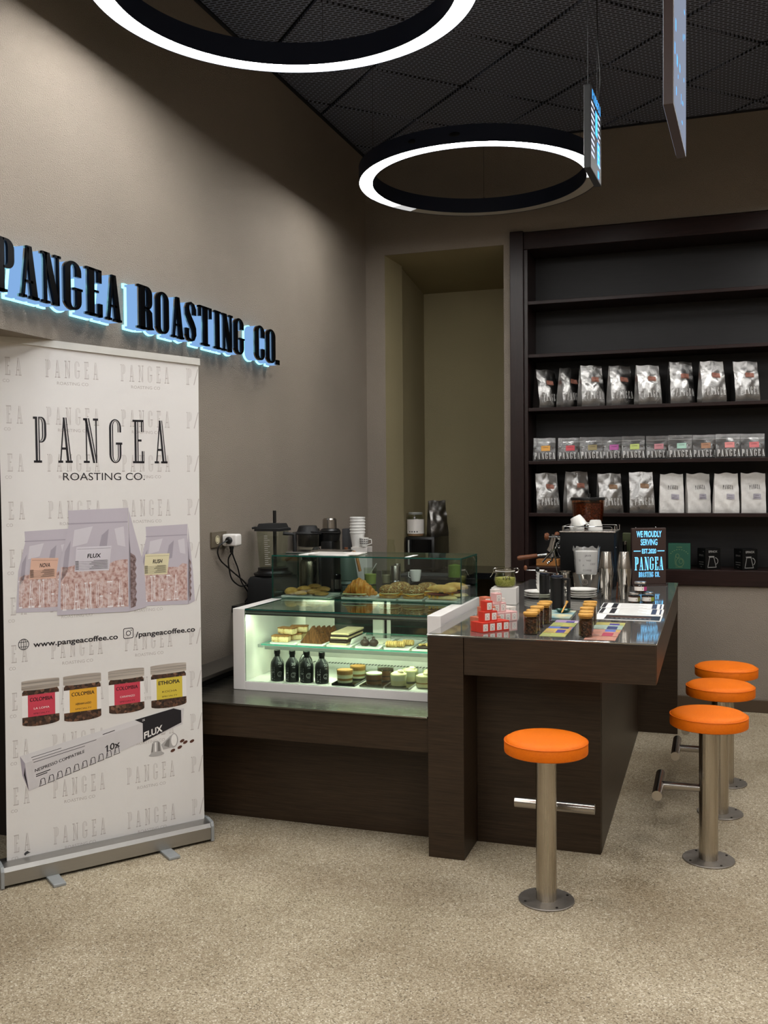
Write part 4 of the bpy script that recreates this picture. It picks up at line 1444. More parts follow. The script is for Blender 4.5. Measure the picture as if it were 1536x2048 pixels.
# ---- small gift boxes in four stepped stacks
for n, h in (('red_card', '#c93321'), ('salmon_card', '#c67053'), ('pink_card', '#d9aaa6'), ('pale_card', '#d8cdc4'), ('sticker_white', '#e6ded6'), ('ink_grey', '#8d8580')):
    mat(n, h, 0.5)
BW, BD_, BH = .0358, .0362, .0415
def make_box(label, m, group):
    t = thing('gift_box', label, 'gift box', (0, 0, 0), 0, group)
    obj('carton', MB().box(-BW / 2 + .0004, -BD_ / 2 + .0004, 0, BW / 2 - .0004, BD_ / 2 - .0004, BH - .0004, 0, .0008, seg=1), m, t)
    s = obj('sticker', MB().box(-.0115, -BD_ / 2 - .0002, .006, .0125, -BD_ / 2 + .0002, .034), 'sticker_white', t, smooth=False)
    p = MB()
    ringxz(p, .0005, .0225, .007, .006, .0014, -BD_ / 2 - .0004, 12)
    p.box(-.006, -BD_ / 2 - .0005, .0105, .007, -BD_ / 2 - .0003, .012)
    p.box(-.005, -BD_ / 2 - .0005, .0135, .006, -BD_ / 2 - .0003, .0148)
    obj('sticker_print', p, 'ink_grey', s, smooth=False)
    return t
ANG = math.atan2(.114, .09)
def stack(cx, cy, colour, m, ncol):
    """cx, cy: nearest bottom corner; columns run away to the right, rows to the left"""
    ux_, uy_ = math.cos(ANG), math.sin(ANG)
    first = None
    def put_box(i, j, lev, label):
        nonlocal first
        x = cx + ux_ * BW * (i + .5) - uy_ * BD_ * (j + .5)
        y = cy + uy_ * BW * (i + .5) + ux_ * BD_ * (j + .5)
        if first is None:
            first = make_box(label, m, colour + ' gift boxes in a stepped stack')
            first.location = (x, y, E + lev * BH); first.rotation_euler = (0, 0, ANG)
        else:
            dup(first, (x, y, E + lev * BH), ANG, label)
    word = ['first', 'second', 'third', 'fourth']
    for i in range(ncol):
        put_box(i, 0, 0, '%s gift box, front bottom row of the %s stack, %s from near' % (colour, colour, word[i]))
    for i in range(ncol):
        put_box(i, 1, 0, '%s gift box, back bottom row of the %s stack, %s from near' % (colour, colour, word[i]))
    for i in range(2):
        put_box(i + .55, .35, 1, '%s gift box, middle layer of the %s stack, %s one' % (colour, colour, ['near', 'far'][i]))
    put_box(.95, .45, 2, '%s gift box on the very top of the %s stack' % (colour, colour))
stack(-.878, 3.800, 'red', 'red_card', 4)
stack(-.915, 3.935, 'salmon', 'salmon_card', 3)
stack(-.900, 4.085, 'pink', 'pink_card', 4)
stack(-.935, 4.235, 'pale cream', 'pale_card', 4)

# ---- white carton with a clip-top jar of matcha on it
c = obj('white_carton', MB().box(-.062, -.05, 0, .062, .05, .083, 0, .0015), 'white_card', None, (-.985, 4.78, E), .05)
tag(c, 'plain white carton under the clip-top matcha jar', 'box')
speckle('matcha', [(0.0, '#8b9443'), (0.5, '#a3aa58'), (1.0, '#b9bd72')], 160, 0.8, 0.2, 0.002)
mat('matcha_smooth', '#a4b060', 0.7)
j = thing('clip_top_jar', 'clip-top glass jar half full of green matcha on the white carton', 'jar', (-.985, 4.78, E + .0835), .2)
obj('glass_body', MB().lathe([(0, .0), (.040, .0), (.050, .006), (.0545, .022), (.0545, .045), (.048, .064), (.045, .070), (.045, .078), (.043, .078), (.043, .070), (.046, .062), (.0525, .044), (.0525, .022), (.048, .008), (.040, .003), (0, .003)], 36), 'jar_glass', j)
obj('matcha_powder', MB().lathe([(0, .0035), (.039, .0035), (.047, .009), (.0515, .022), (.0515, .040), (.049, .047), (.02, .050), (0, .046)], 30), 'matcha', j)
ld = obj('glass_lid', MB().lathe([(0, .0815), (.046, .0815), (.048, .084), (.048, .090), (.044, .096), (0, .098)], 36), 'jar_glass', j)
obj('rubber_ring', MB().lathe([(.042, .0785), (.049, .0785), (.049, .0812), (.042, .0812)], 36, loop=True), 'white_card', j)
w = MB()
w.tube([(-.046, 0, .074), (-.058, .0, .076), (-.060, 0, .090), (-.044, 0, .095)], .0016, 8)
w.tube([(-.056, .006, .078), (-.064, .004, .062), (-.074, .002, .048)], .0016, 8)
w.tube([(.046, 0, .092), (.060, 0, .094), (.068, 0, .086), (.062, 0, .074), (.048, 0, .070)], .003, 8)
obj('wire_clip', w, 'polished_steel', j)
w = MB()
put(w, text_faces('194', .016, .036), lambda x, y: (lambda a: (.0549 * math.sin(a), -.0549 * math.cos(a), .040 + y))((x - .018) / .0545 + .15))
obj('handwriting', w, 'black_matte', j, smooth=False)

# ---- bean jars with wooden lids, two rows running away from the front edge
speckle('coffee_beans', [(0.0, '#170c07'), (0.4, '#2f1a10'), (0.75, '#4d2d1b'), (1.0, '#6b442b')], 170, 0.4, 0.8, 0.003)
def make_bean_jar(label):
    t = thing('bean_jar', label, 'jar', (0, 0, 0), 0, 'bean jars with wooden lids')
    R = .0275
    obj('glass_tube', MB().lathe([(0, 0), (R - .002, 0), (R, .002), (R, .078), (R - .0018, .078), (R - .0018, .0025), (0, .0025)], 36), 'jar_glass', t)
    obj('coffee_beans', MB().lathe([(0, .003), (R - .0024, .003), (R - .0024, .060), (R * .6, .063), (0, .061)], 36), 'coffee_beans', t)
    obj('wooden_lid', MB().lathe([(0, .0785), (R - .0002, .0785), (R + .0012, .0795), (R + .0012, .087), (R - .001, .0885), (0, .0885)], 36), 'bamboo', t)
    obj('lid_plug', MB().lathe([(R - .0026, .0715), (R - .0026, .078), (0, .078), (0, .0715)], 30), 'bamboo', t)
    return t
bj = None
WD = ['nearest', 'second nearest', 'middle', 'fourth nearest', 'farthest']
for nm, pts in (('left', [(-.688, 3.832), (-.690, 3.905), (-.694, 4.02), (-.685, 4.132), (-.689, 4.205)]),
                ('right', [(-.470, 3.820), (-.477, 3.905), (-.488, 4.015), (-.493, 4.140), (-.500, 4.225)])):
    for k, (x, y) in enumerate(pts):
        lb = 'wooden-lidded glass jar of coffee beans, %s in the %s row on the counter' % (WD[k], nm)
        if bj is None:
            bj = make_bean_jar(lb); bj.location = (x, y, E)
        else:
            dup(bj, (x, y, E + (.0027 if nm == 'right' else 0)), k * .7, lb)

# ---- tasting cards beside the jars
for n, h in (('card_yellow', '#b9ae62'), ('card_ochre', '#bd9f58'), ('card_violet', '#4b3f8c'), ('card_lime', '#a5aa62'), ('card_lilac', '#a98fb0'), ('card_blue', '#5a6fb5'), ('card_salmon', '#b98472'), ('card_mint', '#9fb0a0'), ('card_red', '#a83f57'), ('card_indigo', '#37406f')):
    mat(n, h, 0.5)
def card(label, x, y, z, main, block, tip, w, d, group):
    t = thing('tasting_card', label, 'card', (x, y, z), .02, group)
    obj('card', MB().box(-w / 2, -d / 2, 0, w / 2, d / 2, .0008), main, t, smooth=False)
    p = MB().box(-w * .02, -d / 2 + .004, .0008, w * .33, d / 2 - .03, .0011)
    obj('colour_block', p, block, t, smooth=False)
    q = MB().box(w * .34, -d / 2 + .006, .0008, w * .47, d / 2 - .03, .0011)
    obj('end_block', q, tip, t, smooth=False)
    k = MB()
    for i in range(3):
        k.box(-w * .42, -d / 2 + .008 + .012 * i, .0008, -w * .10, -d / 2 + .011 + .012 * i, .0011)
    obj('print_lines', k, 'ink_grey', t, smooth=False)
    return t
LC = [('card_lime', 'card_lime', 'card_yellow', 'lime green'), ('card_ochre', 'card_violet', 'card_ochre', 'ochre and violet'), ('card_blue', 'card_indigo', 'card_salmon', 'blue and indigo'), ('card_lime', 'card_yellow', 'card_lime', 'yellow-green'), ('card_lilac', 'card_violet', 'sticker_white', 'lilac and violet')]
for k, (a, b, c_, nm) in enumerate(LC):
    card('%s tasting card fanned beside the left row of bean jars' % nm, -.598, 3.85 + .088 * k, E + .0013 * (k % 2), a, b, c_, .100, .114, 'tasting cards by the left jars')
RC = [('card_salmon', 'card_salmon', 'card_salmon', 'plain salmon'), ('card_salmon', 'card_red', 'card_salmon', 'salmon and red'), ('card_salmon', 'card_blue', 'card_ochre', 'salmon and blue'), ('card_mint', 'card_indigo', 'card_mint', 'mint and indigo'), ('card_yellow', 'card_violet', 'card_lime', 'yellow and violet')]
for k, (a, b, c_, nm) in enumerate(RC):
    card('%s tasting card fanned beside the right row of bean jars' % nm, -.412, 3.812 + .092 * k, E + .0013 * (k % 2), a, b, c_, .118, .118, 'tasting cards by the right jars')

# ---- matcha setting
noisy('picture_card', [(0.25, '#2e5f78'), (0.45, '#7fa3a6'), (0.6, '#cfc49a'), (0.8, '#d7d0b0')], 9, 0.5, 0.0)
pc = obj('picture_card', MB().box(-.06, -.13, 0, .06, .13, .006, 0, .001), 'picture_card', None, (-.660, 4.42, E), .02)
tag(pc, 'blue and cream picture card under the green dish and wooden scoop', 'card')
mat('green_glaze', '#1e4a3c', 0.2)
dsh = obj('green_dish', MB().lathe([(0, 0), (.02, 0), (.030, .006), (.036, .014), (.034, .014), (.028, .008), (.018, .003), (0, .003)], 28), 'green_glaze', None, (-.652, 4.475, E + .0063))
tag(dsh, 'small dark green dish holding a wooden scoop', 'dish')
sc = MB().tube([(.0, -.045, .0015), (.006, -.02, .018), (.012, .004, .034), (.016, .014, .046)], .0035, 10, radii=[.003, .0042, .003, .007])
sc = obj('wooden_scoop', sc, 'bamboo', None, (-.652, 4.470, E + .0095))
tag(sc, 'pale wooden scoop leaning in the green dish', 'scoop')

# ---- menus: dark picture menu with white sheets overlapping
mat('menu_dark', '#23252c', 0.35); mat('menu_navy', '#3a3f55', 0.35)
def menu(label, x, y, z, r, dark):
    t = thing('menu_sheet', label, 'menu', (x, y, z), r, 'menus on the counter')
    W, Hh = .287, .195
    obj('sheet', MB().box(-W / 2, -Hh / 2, 0, W / 2, Hh / 2, .0012), 'white_paper', t, smooth=False)
    a, b, c_ = MB(), MB(), MB()
    if dark:
        a.box(-W / 2 + .045, -Hh / 2 + .012, .0012, W / 2 - .006, Hh / 2 - .04, .0015)
        for k in range(9):
            c_.box(-.07 + .02 * k, -.05, .0015, -.06 + .02 * k, -.043, .0018)
        b.box(-W / 2 + .06, -.012, .0015, .10, .006, .0018)
        obj('picture_block', a, 'menu_dark', t, smooth=False)
        obj('warm_streak', b, 'walnut', t, smooth=False)
        obj('print_lines', c_, 'white_card', t, smooth=False)
    else:
        a.box(-W / 2 + .004, -Hh / 2 + .008, .0012, -W / 2 + .022, Hh / 2 - .008, .0015)
        a.box(-W / 2 + .050, -Hh / 2 + .008, .0012, -W / 2 + .075, Hh / 2 - .008, .0015)
        b.box(W / 2 - .052, -Hh / 2 + .008, .0012, W / 2 - .030, Hh / 2 - .008, .0015)
        b.box(W / 2 - .016, -Hh / 2 + .012, .0012, W / 2 - .009, Hh / 2 - .012, .0015)
        for k in range(6):
            c_.box(-.055, -.075 + .028 * k, .0012, .07 - .02 * (k % 3), -.071 + .028 * k, .0015)
        obj('dark_bars', a, 'menu_dark', t, smooth=False)
        obj('navy_bars', b, 'menu_navy', t, smooth=False)
        obj('print_lines', c_, 'ink_grey', t, smooth=False)
    return t
menu('dark picture menu sheet, nearest of the three menus on the counter', -.358, 4.425, E, 0.0, True)
menu('white menu sheet, middle one of the three overlapping menus', -.360, 4.615, E + .002, .012, False)
menu('white menu sheet, farthest of the three menus, near the small jars', -.368, 4.80, E + .004, .02, False)

# ---- plates
def make_plate(label, r, group):
    o = obj('saucer', MB().lathe([(0, .0), (r * .55, .0), (r * .60, .0015), (r * .97, .011), (r, .0135), (r * .985, .0145), (r * .62, .005), (0, .004)], 48), 'white_ceramic')
    return tag(o, label, 'plate', group)
WL = ['lowest', 'second lowest', 'second highest', 'topmost']
pl = None
for k in range(4):
    lb = 'white plate, %s of the stack of four before the steel bucket' % WL[k]
    if pl is None:
        pl = make_plate(lb, .079, 'stack of white plates by the steel bucket'); o = pl
    else:
        o = dup(pl, (0, 0, 0), 0, lb)
    o.location = (-.648, 5.105, E + .0118 * k)
for k in range(3):
    lb = 'white plate, %s of the stack of three behind the black grinders' % ['lowest', 'middle', 'topmost'][k]
    o = dup(pl, (-.862, 5.06, E + .0118 * k), 0, lb, 'stack of white plates behind the grinders')
WC = ['lowest', 'second', 'third', 'fourth', 'topmost']
ec = None
for k in range(5):
    lb = 'small white espresso cup, %s of the stack standing on the plates behind the grinders' % WC[k]
    if ec is None:
        ec = obj('espresso_cup', MB().lathe([(0, 0), (.018, 0), (.022, .004), (.028, .030), (.0295, .036), (.028, .036), (.026, .030), (.020, .006), (0, .004)], 28), 'white_ceramic')
        tag(ec, lb, 'cup', 'stack of espresso cups'); o = ec
    else:
        o = dup(ec, (0, 0, 0), 0, lb)
    o.location = (-.850, 5.06, E + .0118 * 2 + .0152 + .0165 * k)

# ---- two hand grinders
def hand_grinder(label, x, y, rot, clear_base):
    t = thing('coffee_grinder', label, 'coffee grinder', (x, y, E), rot, 'black hand coffee grinders')
    if clear_base:
        obj('catch_jar', MB().lathe([(0, 0), (.026, 0), (.028, .003), (.028, .052), (.026, .052), (.026, .003), (0, .003)], 30), 'cup_glass', t)
        obj('body', MB().cyl(0, 0, .0525, .150, .025, n=32, bev=.003), 'black_satin', t)
    else:
        obj('body', MB().cyl(0, 0, 0, .150, .033, n=36, bev=.003), 'black_satin', t)
        h = MB()
        h.box(.033, -.011, .138, .066, .011, .147, 0, .002).box(.056, -.011, .004, .066, .011, .139, 0, .002).box(.033, -.011, .003, .060, .011, .010, 0, .002)
        obj('handle', h, 'black_satin', t)
    obj('cap', MB().cyl(0, 0, .1502, .158, .029 if not clear_base else .024, n=32, bev=.002), 'ring_black', t)
    cr = MB().rod((0, 0, .158), (0, 0, .170), .004, 10).tube([(0, 0, .168), (-.05, -.008, .170), (-.098, -.014, .172)], .003, 8)
    a = obj('crank', cr, 'polished_steel', t)
    obj('crank_knob', MB().blob(-.098, -.014, .183, .011 if not clear_base else .009, .011 if not clear_base else .009, .013), 'black_gloss' if not clear_base else 'walnut', a)
    return t
hand_grinder('black hand grinder with clear catch jar, left of the other grinder', -.792, 4.80, .4, True)
hand_grinder('black hand grinder with strap handle beside the bean jars', -.708, 4.66, -.35, False)

# ---- steel jug, bucket and the wrapped cups in it
jg = thing('milk_jug', 'small polished steel milk jug standing left of the bucket', 'jug', (-.778, 5.40, E))
obj('body', MB().lathe([(0, 0), (.036, 0), (.040, .006), (.041, .06), (.034, .095), (.037, .112), (.0355, .112), (.033, .096), (.038, .06), (0, .004)], 32), 'polished_steel', jg)
obj('handle', MB().tube([(-.034, 0, .098), (-.062, 0, .095), (-.066, 0, .06), (-.040, 0, .03)], .0035, 8), 'polished_steel', jg)
bu = thing('steel_bucket', 'polished steel bucket holding wrapped cups beside the shakers', 'bucket', (-.655, 5.36, E))
obj('body', MB().lathe([(0, 0), (.060, 0), (.064, .004), (.076, .105), (.078, .108), (.075, .108), (.062, .006), (0, .004)], 44), 'polished_steel', bu)
em = MB(); ringxz(em, 0, .066, .016, .016, .003, -.0735, 18); ringxz(em, 0, .066, .009, .009, .002, -.0737, 18)
obj('emblem', em, 'satin_steel', bu, smooth=False)
pk = thing('wrapped_cups', 'white paper cups printed with dark words, wrapped in clear film in the bucket', 'paper cups', (-.655, 5.36, E + .006), .1)
obj('cup_column', MB().lathe([(0, 0), (.050, .0), (.054, .10), (.059, .20), (.060, .222), (.054, .222), (.050, .205), (0, .205)], 36), 'white_paper', pk)
wf = MB()
n = 40
rings = []
for j, (r, z) in enumerate([(.058, .10), (.064, .14), (.068, .19), (.071, .222), (.074, .240)]):
    rings.append([(r * (1 + .05 * math.sin(7 * i + j) * j / 4) * math.cos(2 * PI * i / n), r * (1 + .05 * math.sin(7 * i + j) * j / 4) * math.sin(2 * PI * i / n), z + (.009 * math.sin(11 * i) + .006 * math.sin(5 * i) if j == 4 else 0)) for i in range(n)])
for rg in rings:
    wf.v += rg
for j in range(4):
    for i in range(n):
        wf.f.append((j * n + i, j * n + (i + 1) % n, (j + 1) * n + (i + 1) % n, (j + 1) * n + i)); wf.m.append(0)
obj('film_wrap', wf, 'wrap_film', pk)
wl = MB()
def around(mb, s, h, wd, ang, z, r=.0575):
    put(mb, text_faces(s, h, wd), lambda x, y: ((r + .00 + (z + y - .1) * .055) * math.sin((x - wd / 2) / r + ang), -(r + (z + y - .1) * .055) * math.cos((x - wd / 2) / r + ang), z + y))
for s, h, wd, a, z in (('JAVA', .011, .032, .15, .196), ('V60', .010, .024, .2, .170), ('12OZ', .011, .03, .65, .150), ('A', .010, .009, -.25, .144), ('COFFEE', .0105, .046, .1, .116), ('20', .010, .012, -.6, .170)):
    around(wl, s, h, wd, a, z)
obj('lettering', wl, 'black_matte', pk, smooth=False)

# ---- cocktail shakers
def make_shaker(label):
    t = thing('cocktail_shaker', label, 'shaker', (0, 0, 0), 0, 'two-part steel cocktail shakers')
    obj('lower_tin', MB().lathe([(0, 0), (.0235, 0), (.0245, .003), (.037, .155), (.0375, .160), (.036, .160), (.024, .006), (0, .005)], 40), 'polished_steel', t)
    obj('upper_tin', MB().lathe([(.0355, .150), (.0362, .160), (.0355, .166), (.0262, .240), (.024, .245), (0, .2455)], 40), 'satin_steel', t)
    return t
sh_ = make_shaker('steel cocktail shaker on the counter beside the wrapped cups')
sh_.location = (-.522, 5.10, E)
dup(sh_, (-.432, 5.10, E), .5, 'steel cocktail shaker on the counter nearer the lit sign')
ct = thing('card_stand', 'small brown wooden easel between the two shakers', 'stand', (-.468, 5.135, E), -.2)
st = MB()
st.add([(-.010, 0, 0), (-.002, 0, 0), (.0, .0, .085), (-.004, .0, .085), (-.010, .008, 0), (-.002, .008, 0), (0, .008, .085), (-.004, .008, .085)], [(0, 1, 2, 3), (7, 6, 5, 4), (0, 4, 5, 1), (1, 5, 6, 2), (2, 6, 7, 3), (3, 7, 4, 0)])
obj('easel_leg', st, 'walnut', ct, smooth=False)
st = MB()
st.add([(.006, 0, 0), (.018, 0, 0), (.012, .0, .07), (.008, .0, .07), (.006, .008, 0), (.018, .008, 0), (.012, .008, .07), (.008, .008, .07)], [(0, 1, 2, 3), (7, 6, 5, 4), (0, 4, 5, 1), (1, 5, 6, 2), (2, 6, 7, 3), (3, 7, 4, 0)])
obj('easel_leg', st, 'oak', ct, smooth=False)

# ---- three little jars by the sign
mat('lid_steel', '#b8b2aa', 0.3, 1.0); mat('pink_label', '#b8417e', 0.5); mat('green_label', '#9aa83c', 0.5); mat('olive_label', '#7d7a4a', 0.5)
def small_jar(label, x, y, z, col):
    t = thing('sample_jar', label, 'jar', (x, y, z), .1, 'small coffee jars stacked by the lit sign')
    obj('beans', MB().lathe([(0, .002), (.0285, .002), (.0285, .034), (0, .034)], 30), 'coffee_beans', t)
    obj('glass_body', MB().lathe([(0, 0), (.029, 0), (.0305, .002), (.0305, .034), (.027, .039), (.027, .041), (0, .041)], 30), 'jar_glass', t)
    obj('steel_lid', MB().lathe([(.0, .0412), (.029, .0412), (.0298, .042), (.0298, .0445), (.029, .0455), (.0298, .0465), (.0298, .050), (.028, .0515), (0, .052)], 32), 'lid_steel', t)
    def band(a0, a1, r):
        mb = MB()
        k = 14
        for i in range(k + 1):
            a = a0 + (a1 - a0) * i / k
            mb.v += [(r * math.sin(a), -r * math.cos(a), .008), (r * math.sin(a), -r * math.cos(a), .028)]
        for i in range(k):
            mb.f.append((2 * i, 2 * i + 2, 2 * i + 3, 2 * i + 1)); mb.m.append(0)
        return mb
    lb = obj('label', band(-1.3, .75, .0308), 'sticker_white', t)
    obj('coloured_band', band(.55, 1.6, .0311), col, lb)
    k = MB(); k.box(.008, -.0316, .014, .010, -.0306, .021)
    obj('print_mark', k, 'black_matte', lb, smooth=False)
    return t
small_jar('small bean jar with olive band, lower left of three by the lit sign', -.374, 4.985, E, 'olive_label')
small_jar('small bean jar with green band, lower right of three by the lit sign', -.311, 5.01, E, 'green_label')
small_jar('small bean jar with pink band, on top of the other two jars', -.345, 5.0, E + .0525, 'pink_label')

# ---- lit sign on the counter
mat('sign_brown', '#3a2a26', 0.4)
ls = thing('light_sign', 'lit tabletop sign reading WE PROUDLY SERVING EST.2020 PANGEA ROASTING CO.', 'sign', (-.358, 5.835, E), .42)
SW, SH = .205, .335
obj('panel', MB().box(-SW / 2, -.012, .006, SW / 2, .012, SH, 0, .003), 'sign_brown', ls)
obj('foot', MB().box(-SW / 2, -.03, 0, SW / 2, .03, .006, 0, .001), 'sign_brown', ls)
lt = MB(); lb2 = MB()
Y0 = -.0124
def line(mb, s, z, h, w):
    put(mb, text_faces(s, h, w), lambda x, y: (x - w / 2, Y0, z + y))
line(lt, 'WE PROUDLY', .283, .036, .150); line(lt, 'SERVING', .236, .036, .100)
line(lt, 'EST.2020', .188, .027, .085)
put(lt, word_faces('PANGEA', .077, .10, width=.172), lambda x, y: (-.086 + x, Y0, .090 + y))
put(lt, word_faces('ROASTING', .030, .10, width=.088), lambda x, y: (-.062 + x, Y0, .050 + y))
put(lt, word_faces('CO.', .030, .10, width=.028), lambda x, y: (.036 + x, Y0, .050 + y))
for xa in (-.092, .050):
    obj('glowing_dash', MB().box(xa, Y0 - .0004, .199, xa + .042, Y0, .204), 'letter_glow', ls, smooth=False)
obj('glowing_lettering', lt, 'letter_glow', ls, smooth=False)
for x in (-.075, .045):
    obj('screw_cap', MB().blob(x, 0, SH + .003, .004, .004, .004, 10, 6), 'chrome', ls)

# ---- espresso machine, seen from its side; the brewing side faces left
em_ = thing('espresso_machine', 'black espresso machine with chrome group head and walnut portafilter', 'coffee machine', (-.53, 5.52, E))
MX0, MX1, MY0, MY1 = -.292, .008, 0, .30
MH = .328
obj('body', MB().box(MX0, MY0, .075, MX1, MY1, MH - .008, 0, .004), 'black_flat', em_)
obj('lower_body', MB().box(MX0 + .035, MY0 + .005, .012, MX1 - .003, MY1 - .005, .0745, 0, .003), 'black_flat', em_)
for x in (MX0 + .06, MX1 - .03):
    for y in (.035, .265):
        obj('rubber_foot', MB().cyl(x, y, 0, .0118, .018, n=16), 'rubber_grey', em_)
obj('drip_tray', MB().box(MX0 - .125, .03, .012, MX0 + .034, .27, .045, 0, .003), 'black_satin', em_)
obj('warming_plate', MB().box(MX0 - .004, MY0 - .003, MH - .0075, MX1 + .008, MY1 + .003, MH, 0, .0015), 'satin_steel', em_)
rl = MB()
z0, z1 = MH, MH + .026
for y in (.006, .29):
    rl.tube([(MX0 + .02, y, z0), (MX0 + .02, y, z1 - .004), (MX0 + .028, y, z1), (MX1 - .02, y, z1), (MX1 - .012, y, z1 - .004), (MX1 - .012, y, z0)], .0024, 8)
rl.tube([(MX1 + .003, .006, z0), (MX1 + .003, .006, z1 + .003), (MX1 + .003, .15, z1 + .003), (MX1 + .003, .29, z1 + .003), (MX1 + .003, .29, z0)], .0024, 8)
rl.tube([(MX0 + .014, .006, z0), (MX0 + .014, .006, z1), (MX0 + .014, .15, z1), (MX0 + .014, .29, z1), (MX0 + .014, .29, z0)], .0024, 8)
obj('cup_rail', rl, 'chrome', em_)
gh = MB()
gh.rod((MX0 - .0, .15, .282), (MX0 - .05, .15, .282), .016, 18)
gh.rod((MX0 - .048, .15, .296), (MX0 - .066, .15, .205), .021, 18, r2=.027)
gh.rod((MX0 - .058, .15, .215), (MX0 - .068, .15, .196), .034, 22)
gh.rod((MX0, .13, .235), (MX0 - .045, .14, .225), .012, 14)
gh.tube([(MX0 - .005, .10, .275), (MX0 - .03, .08, .25), (MX0 - .025, .07, .21), (MX0 - .01, .08, .18)], .006, 10)
g_ = obj('group_head', gh, 'chrome', em_)
kn = MB()
for y, x in ((.06, -.058), (.15, -.03), (.24, -.012)):
    pass
for i, (x, y) in enumerate(((MX0 - .085, .07), (MX0 - .045, .19), (MX0 - .016, .25))):
    kb = obj('steam_knob', MB().lathe([(0, -.012), (.018, -.012), (.022, -.004), (.022, .006), (.016, .012), (0, .012)], 12, M=T(x, y, .292) @ RY(PI / 2)), 'walnut', em_)
    obj('knob_shaft', MB().rod((x + .01, y, .292), (MX0 + .002, y, .292), .006, 10), 'chrome', kb)
pf_ = MB()
pf_.lathe([(0, 0), (.024, 0), (.033, .006), (.034, .028), (.031, .028), (.030, .008), (0, .006)], 28, M=T(MX0 - .068, .15, .166))
pf_.tube([(MX0 - .098, .143, .183), (MX0 - .128, .135, .180), (MX0 - .150, .13, .177)], .008, 12)
p1 = obj('portafilter', pf_, 'chrome', em_)
obj('portafilter_handle', MB().tube([(MX0 - .150, .130, .177), (MX0 - .156, .129, .176), (MX0 - .20, .118, .170), (MX0 - .25, .106, .163), (MX0 - .264, .103, .161)], .012, 14, radii=[.0105, .0125, .0135, .0155, .010]), 'walnut', p1)
sp_ = MB().tube([(MX0 - .068, .15, .166), (MX0 - .07, .15, .150), (MX0 - .088, .14, .138), (MX0 - .094, .138, .128)], .006, 10)
obj('spout', sp_, 'chrome', p1)
sw_ = MB().tube([(MX0 - .002, .045, .235), (MX0 - .03, .035, .235), (MX0 - .035, .034, .20), (MX0 - .022, .032, .10), (MX0 - .018, .032, .085)], .0042, 8)
obj('steam_wand', sw_, 'polished_steel', em_)
tm = MB().tube([(MX0 - .02, .02, .232), (MX0 - .07, .0, .185), (MX0 - .098, -.012, .150)], .005, 10)
obj('steam_lever', tm, 'chrome', em_)
obj('power_switch', MB().cyl(0, 0, 0, .004, .008, n=16, M=T(MX1, .10, .23) @ RY(PI / 2)), 'chrome', em_)

# grinder behind, its hopper rising above the machine
gr = thing('electric_grinder', 'electric coffee grinder with brown bean hopper behind the espresso machine', 'coffee grinder', (-.712, 5.905, E))
obj('body', MB().box(-.085, -.07, .012, .085, .12, .305, 0, .006), 'black_satin', gr)
obj('base_plate', MB().box(-.09, -.075, 0, .09, .124, .012, 0, .002), 'black_satin', gr)
clear('amber_plastic', '#e2c8b4', 0.04, 0.03)
speckle('hopper_beans', [(0.0, '#3a2115'), (0.4, '#5b3722'), (0.75, '#7a4e32'), (1.0, '#966646')], 150, 0.5, 0.6, 0.003)
obj('hopper', MB().lathe([(.040, .3055), (.055, .345), (.088, .372), (.098, .496), (.095, .496), (.085, .374), (.052, .347), (.037, .3075)], 40, loop=True), 'amber_plastic', gr)
obj('coffee_beans', MB().lathe([(0, .308), (.036, .308), (.051, .348), (.084, .375), (.092, .478), (.05, .485), (0, .48)], 36), 'hopper_beans', gr)
lidp = obj('hopper_lid', MB().lathe([(0, .4965), (.100, .4965), (.102, .499), (.102, .508), (.098, .512), (0, .512)], 40), 'black_satin', gr)
obj('lid_post', MB().cyl(.008, 0, .512, .535, .008, n=14), 'black_satin', lidp)

# cups on the machine's warming plate
def cup_mesh(r, h):
    return MB().lathe([(0, 0), (r * .58, 0), (r * .72, h * .05), (r * .93, h * .55), (r, h), (r * .94, h), (r * .86, h * .55), (r * .62, h * .1), (0, h * .08)], 32)
def mug(label, loc, M, r, h, group):
    t = thing('coffee_cup', label, 'cup', loc, 0, group)
    b = cup_mesh(r, h)
    M = T(0, 0, -min((M @ Vector(p)).z for p in b.v)) @ M
    mb = MB(); mb.add(b.v, b.f, 0, M)
    obj('bowl', mb, 'white_ceramic', t)
    hd = MB().tube([(r * .9, 0, h * .8), (r * 1.5, 0, h * .78), (r * 1.55, 0, h * .4), (r * .85, 0, h * .25)], .0035, 8)
    h2 = MB(); h2.add(hd.v, hd.f, 0, M)
    obj('handle', h2, 'white_ceramic', t)
    return t
MT = E + MH + .0008
mug('white coffee cup upside down on the machine top, behind the tilted one', (-.755, 5.745, MT), T(0, 0, .058) @ RZ(.6) @ RX(PI), .042, .062, 'cups on the espresso machine')
mug('white coffee cup lying tilted on the machine top', (-.748, 5.60, MT + .001), RY(math.radians(152)) @ RZ(1.2), .043, .066, 'cups on the espresso machine')
mug('white coffee cup upside down on the machine top, right of the tilted one', (-.636, 5.62, MT), T(0, 0, .055) @ RZ(2.6) @ RX(PI), .042, .060, 'cups on the espresso machine')
# olive box and bottle behind the sign
mat('olive_card', '#3a4022', 0.5)
ob = obj('olive_box', MB().box(-.035, -.03, 0, .035, .03, .30, 0, .002), 'olive_card', None, (-.475, 5.93, E))
tag(ob, 'tall dark olive carton between the espresso machine and lit sign', 'box')
bt = thing('dark_bottle', 'dark bottle with pale cap in front of the olive carton', 'bottle', (-.492, 5.845, E))
obj('glass_body', MB().lathe([(0, 0), (.026, 0), (.028, .003), (.028, .14), (.012, .19), (.011, .235), (0, .235)], 28), 'black_gloss', bt)
obj('cap', MB().cyl(0, 0, .2352, .255, .0125, n=20, bev=.001), 'satin_steel', bt)
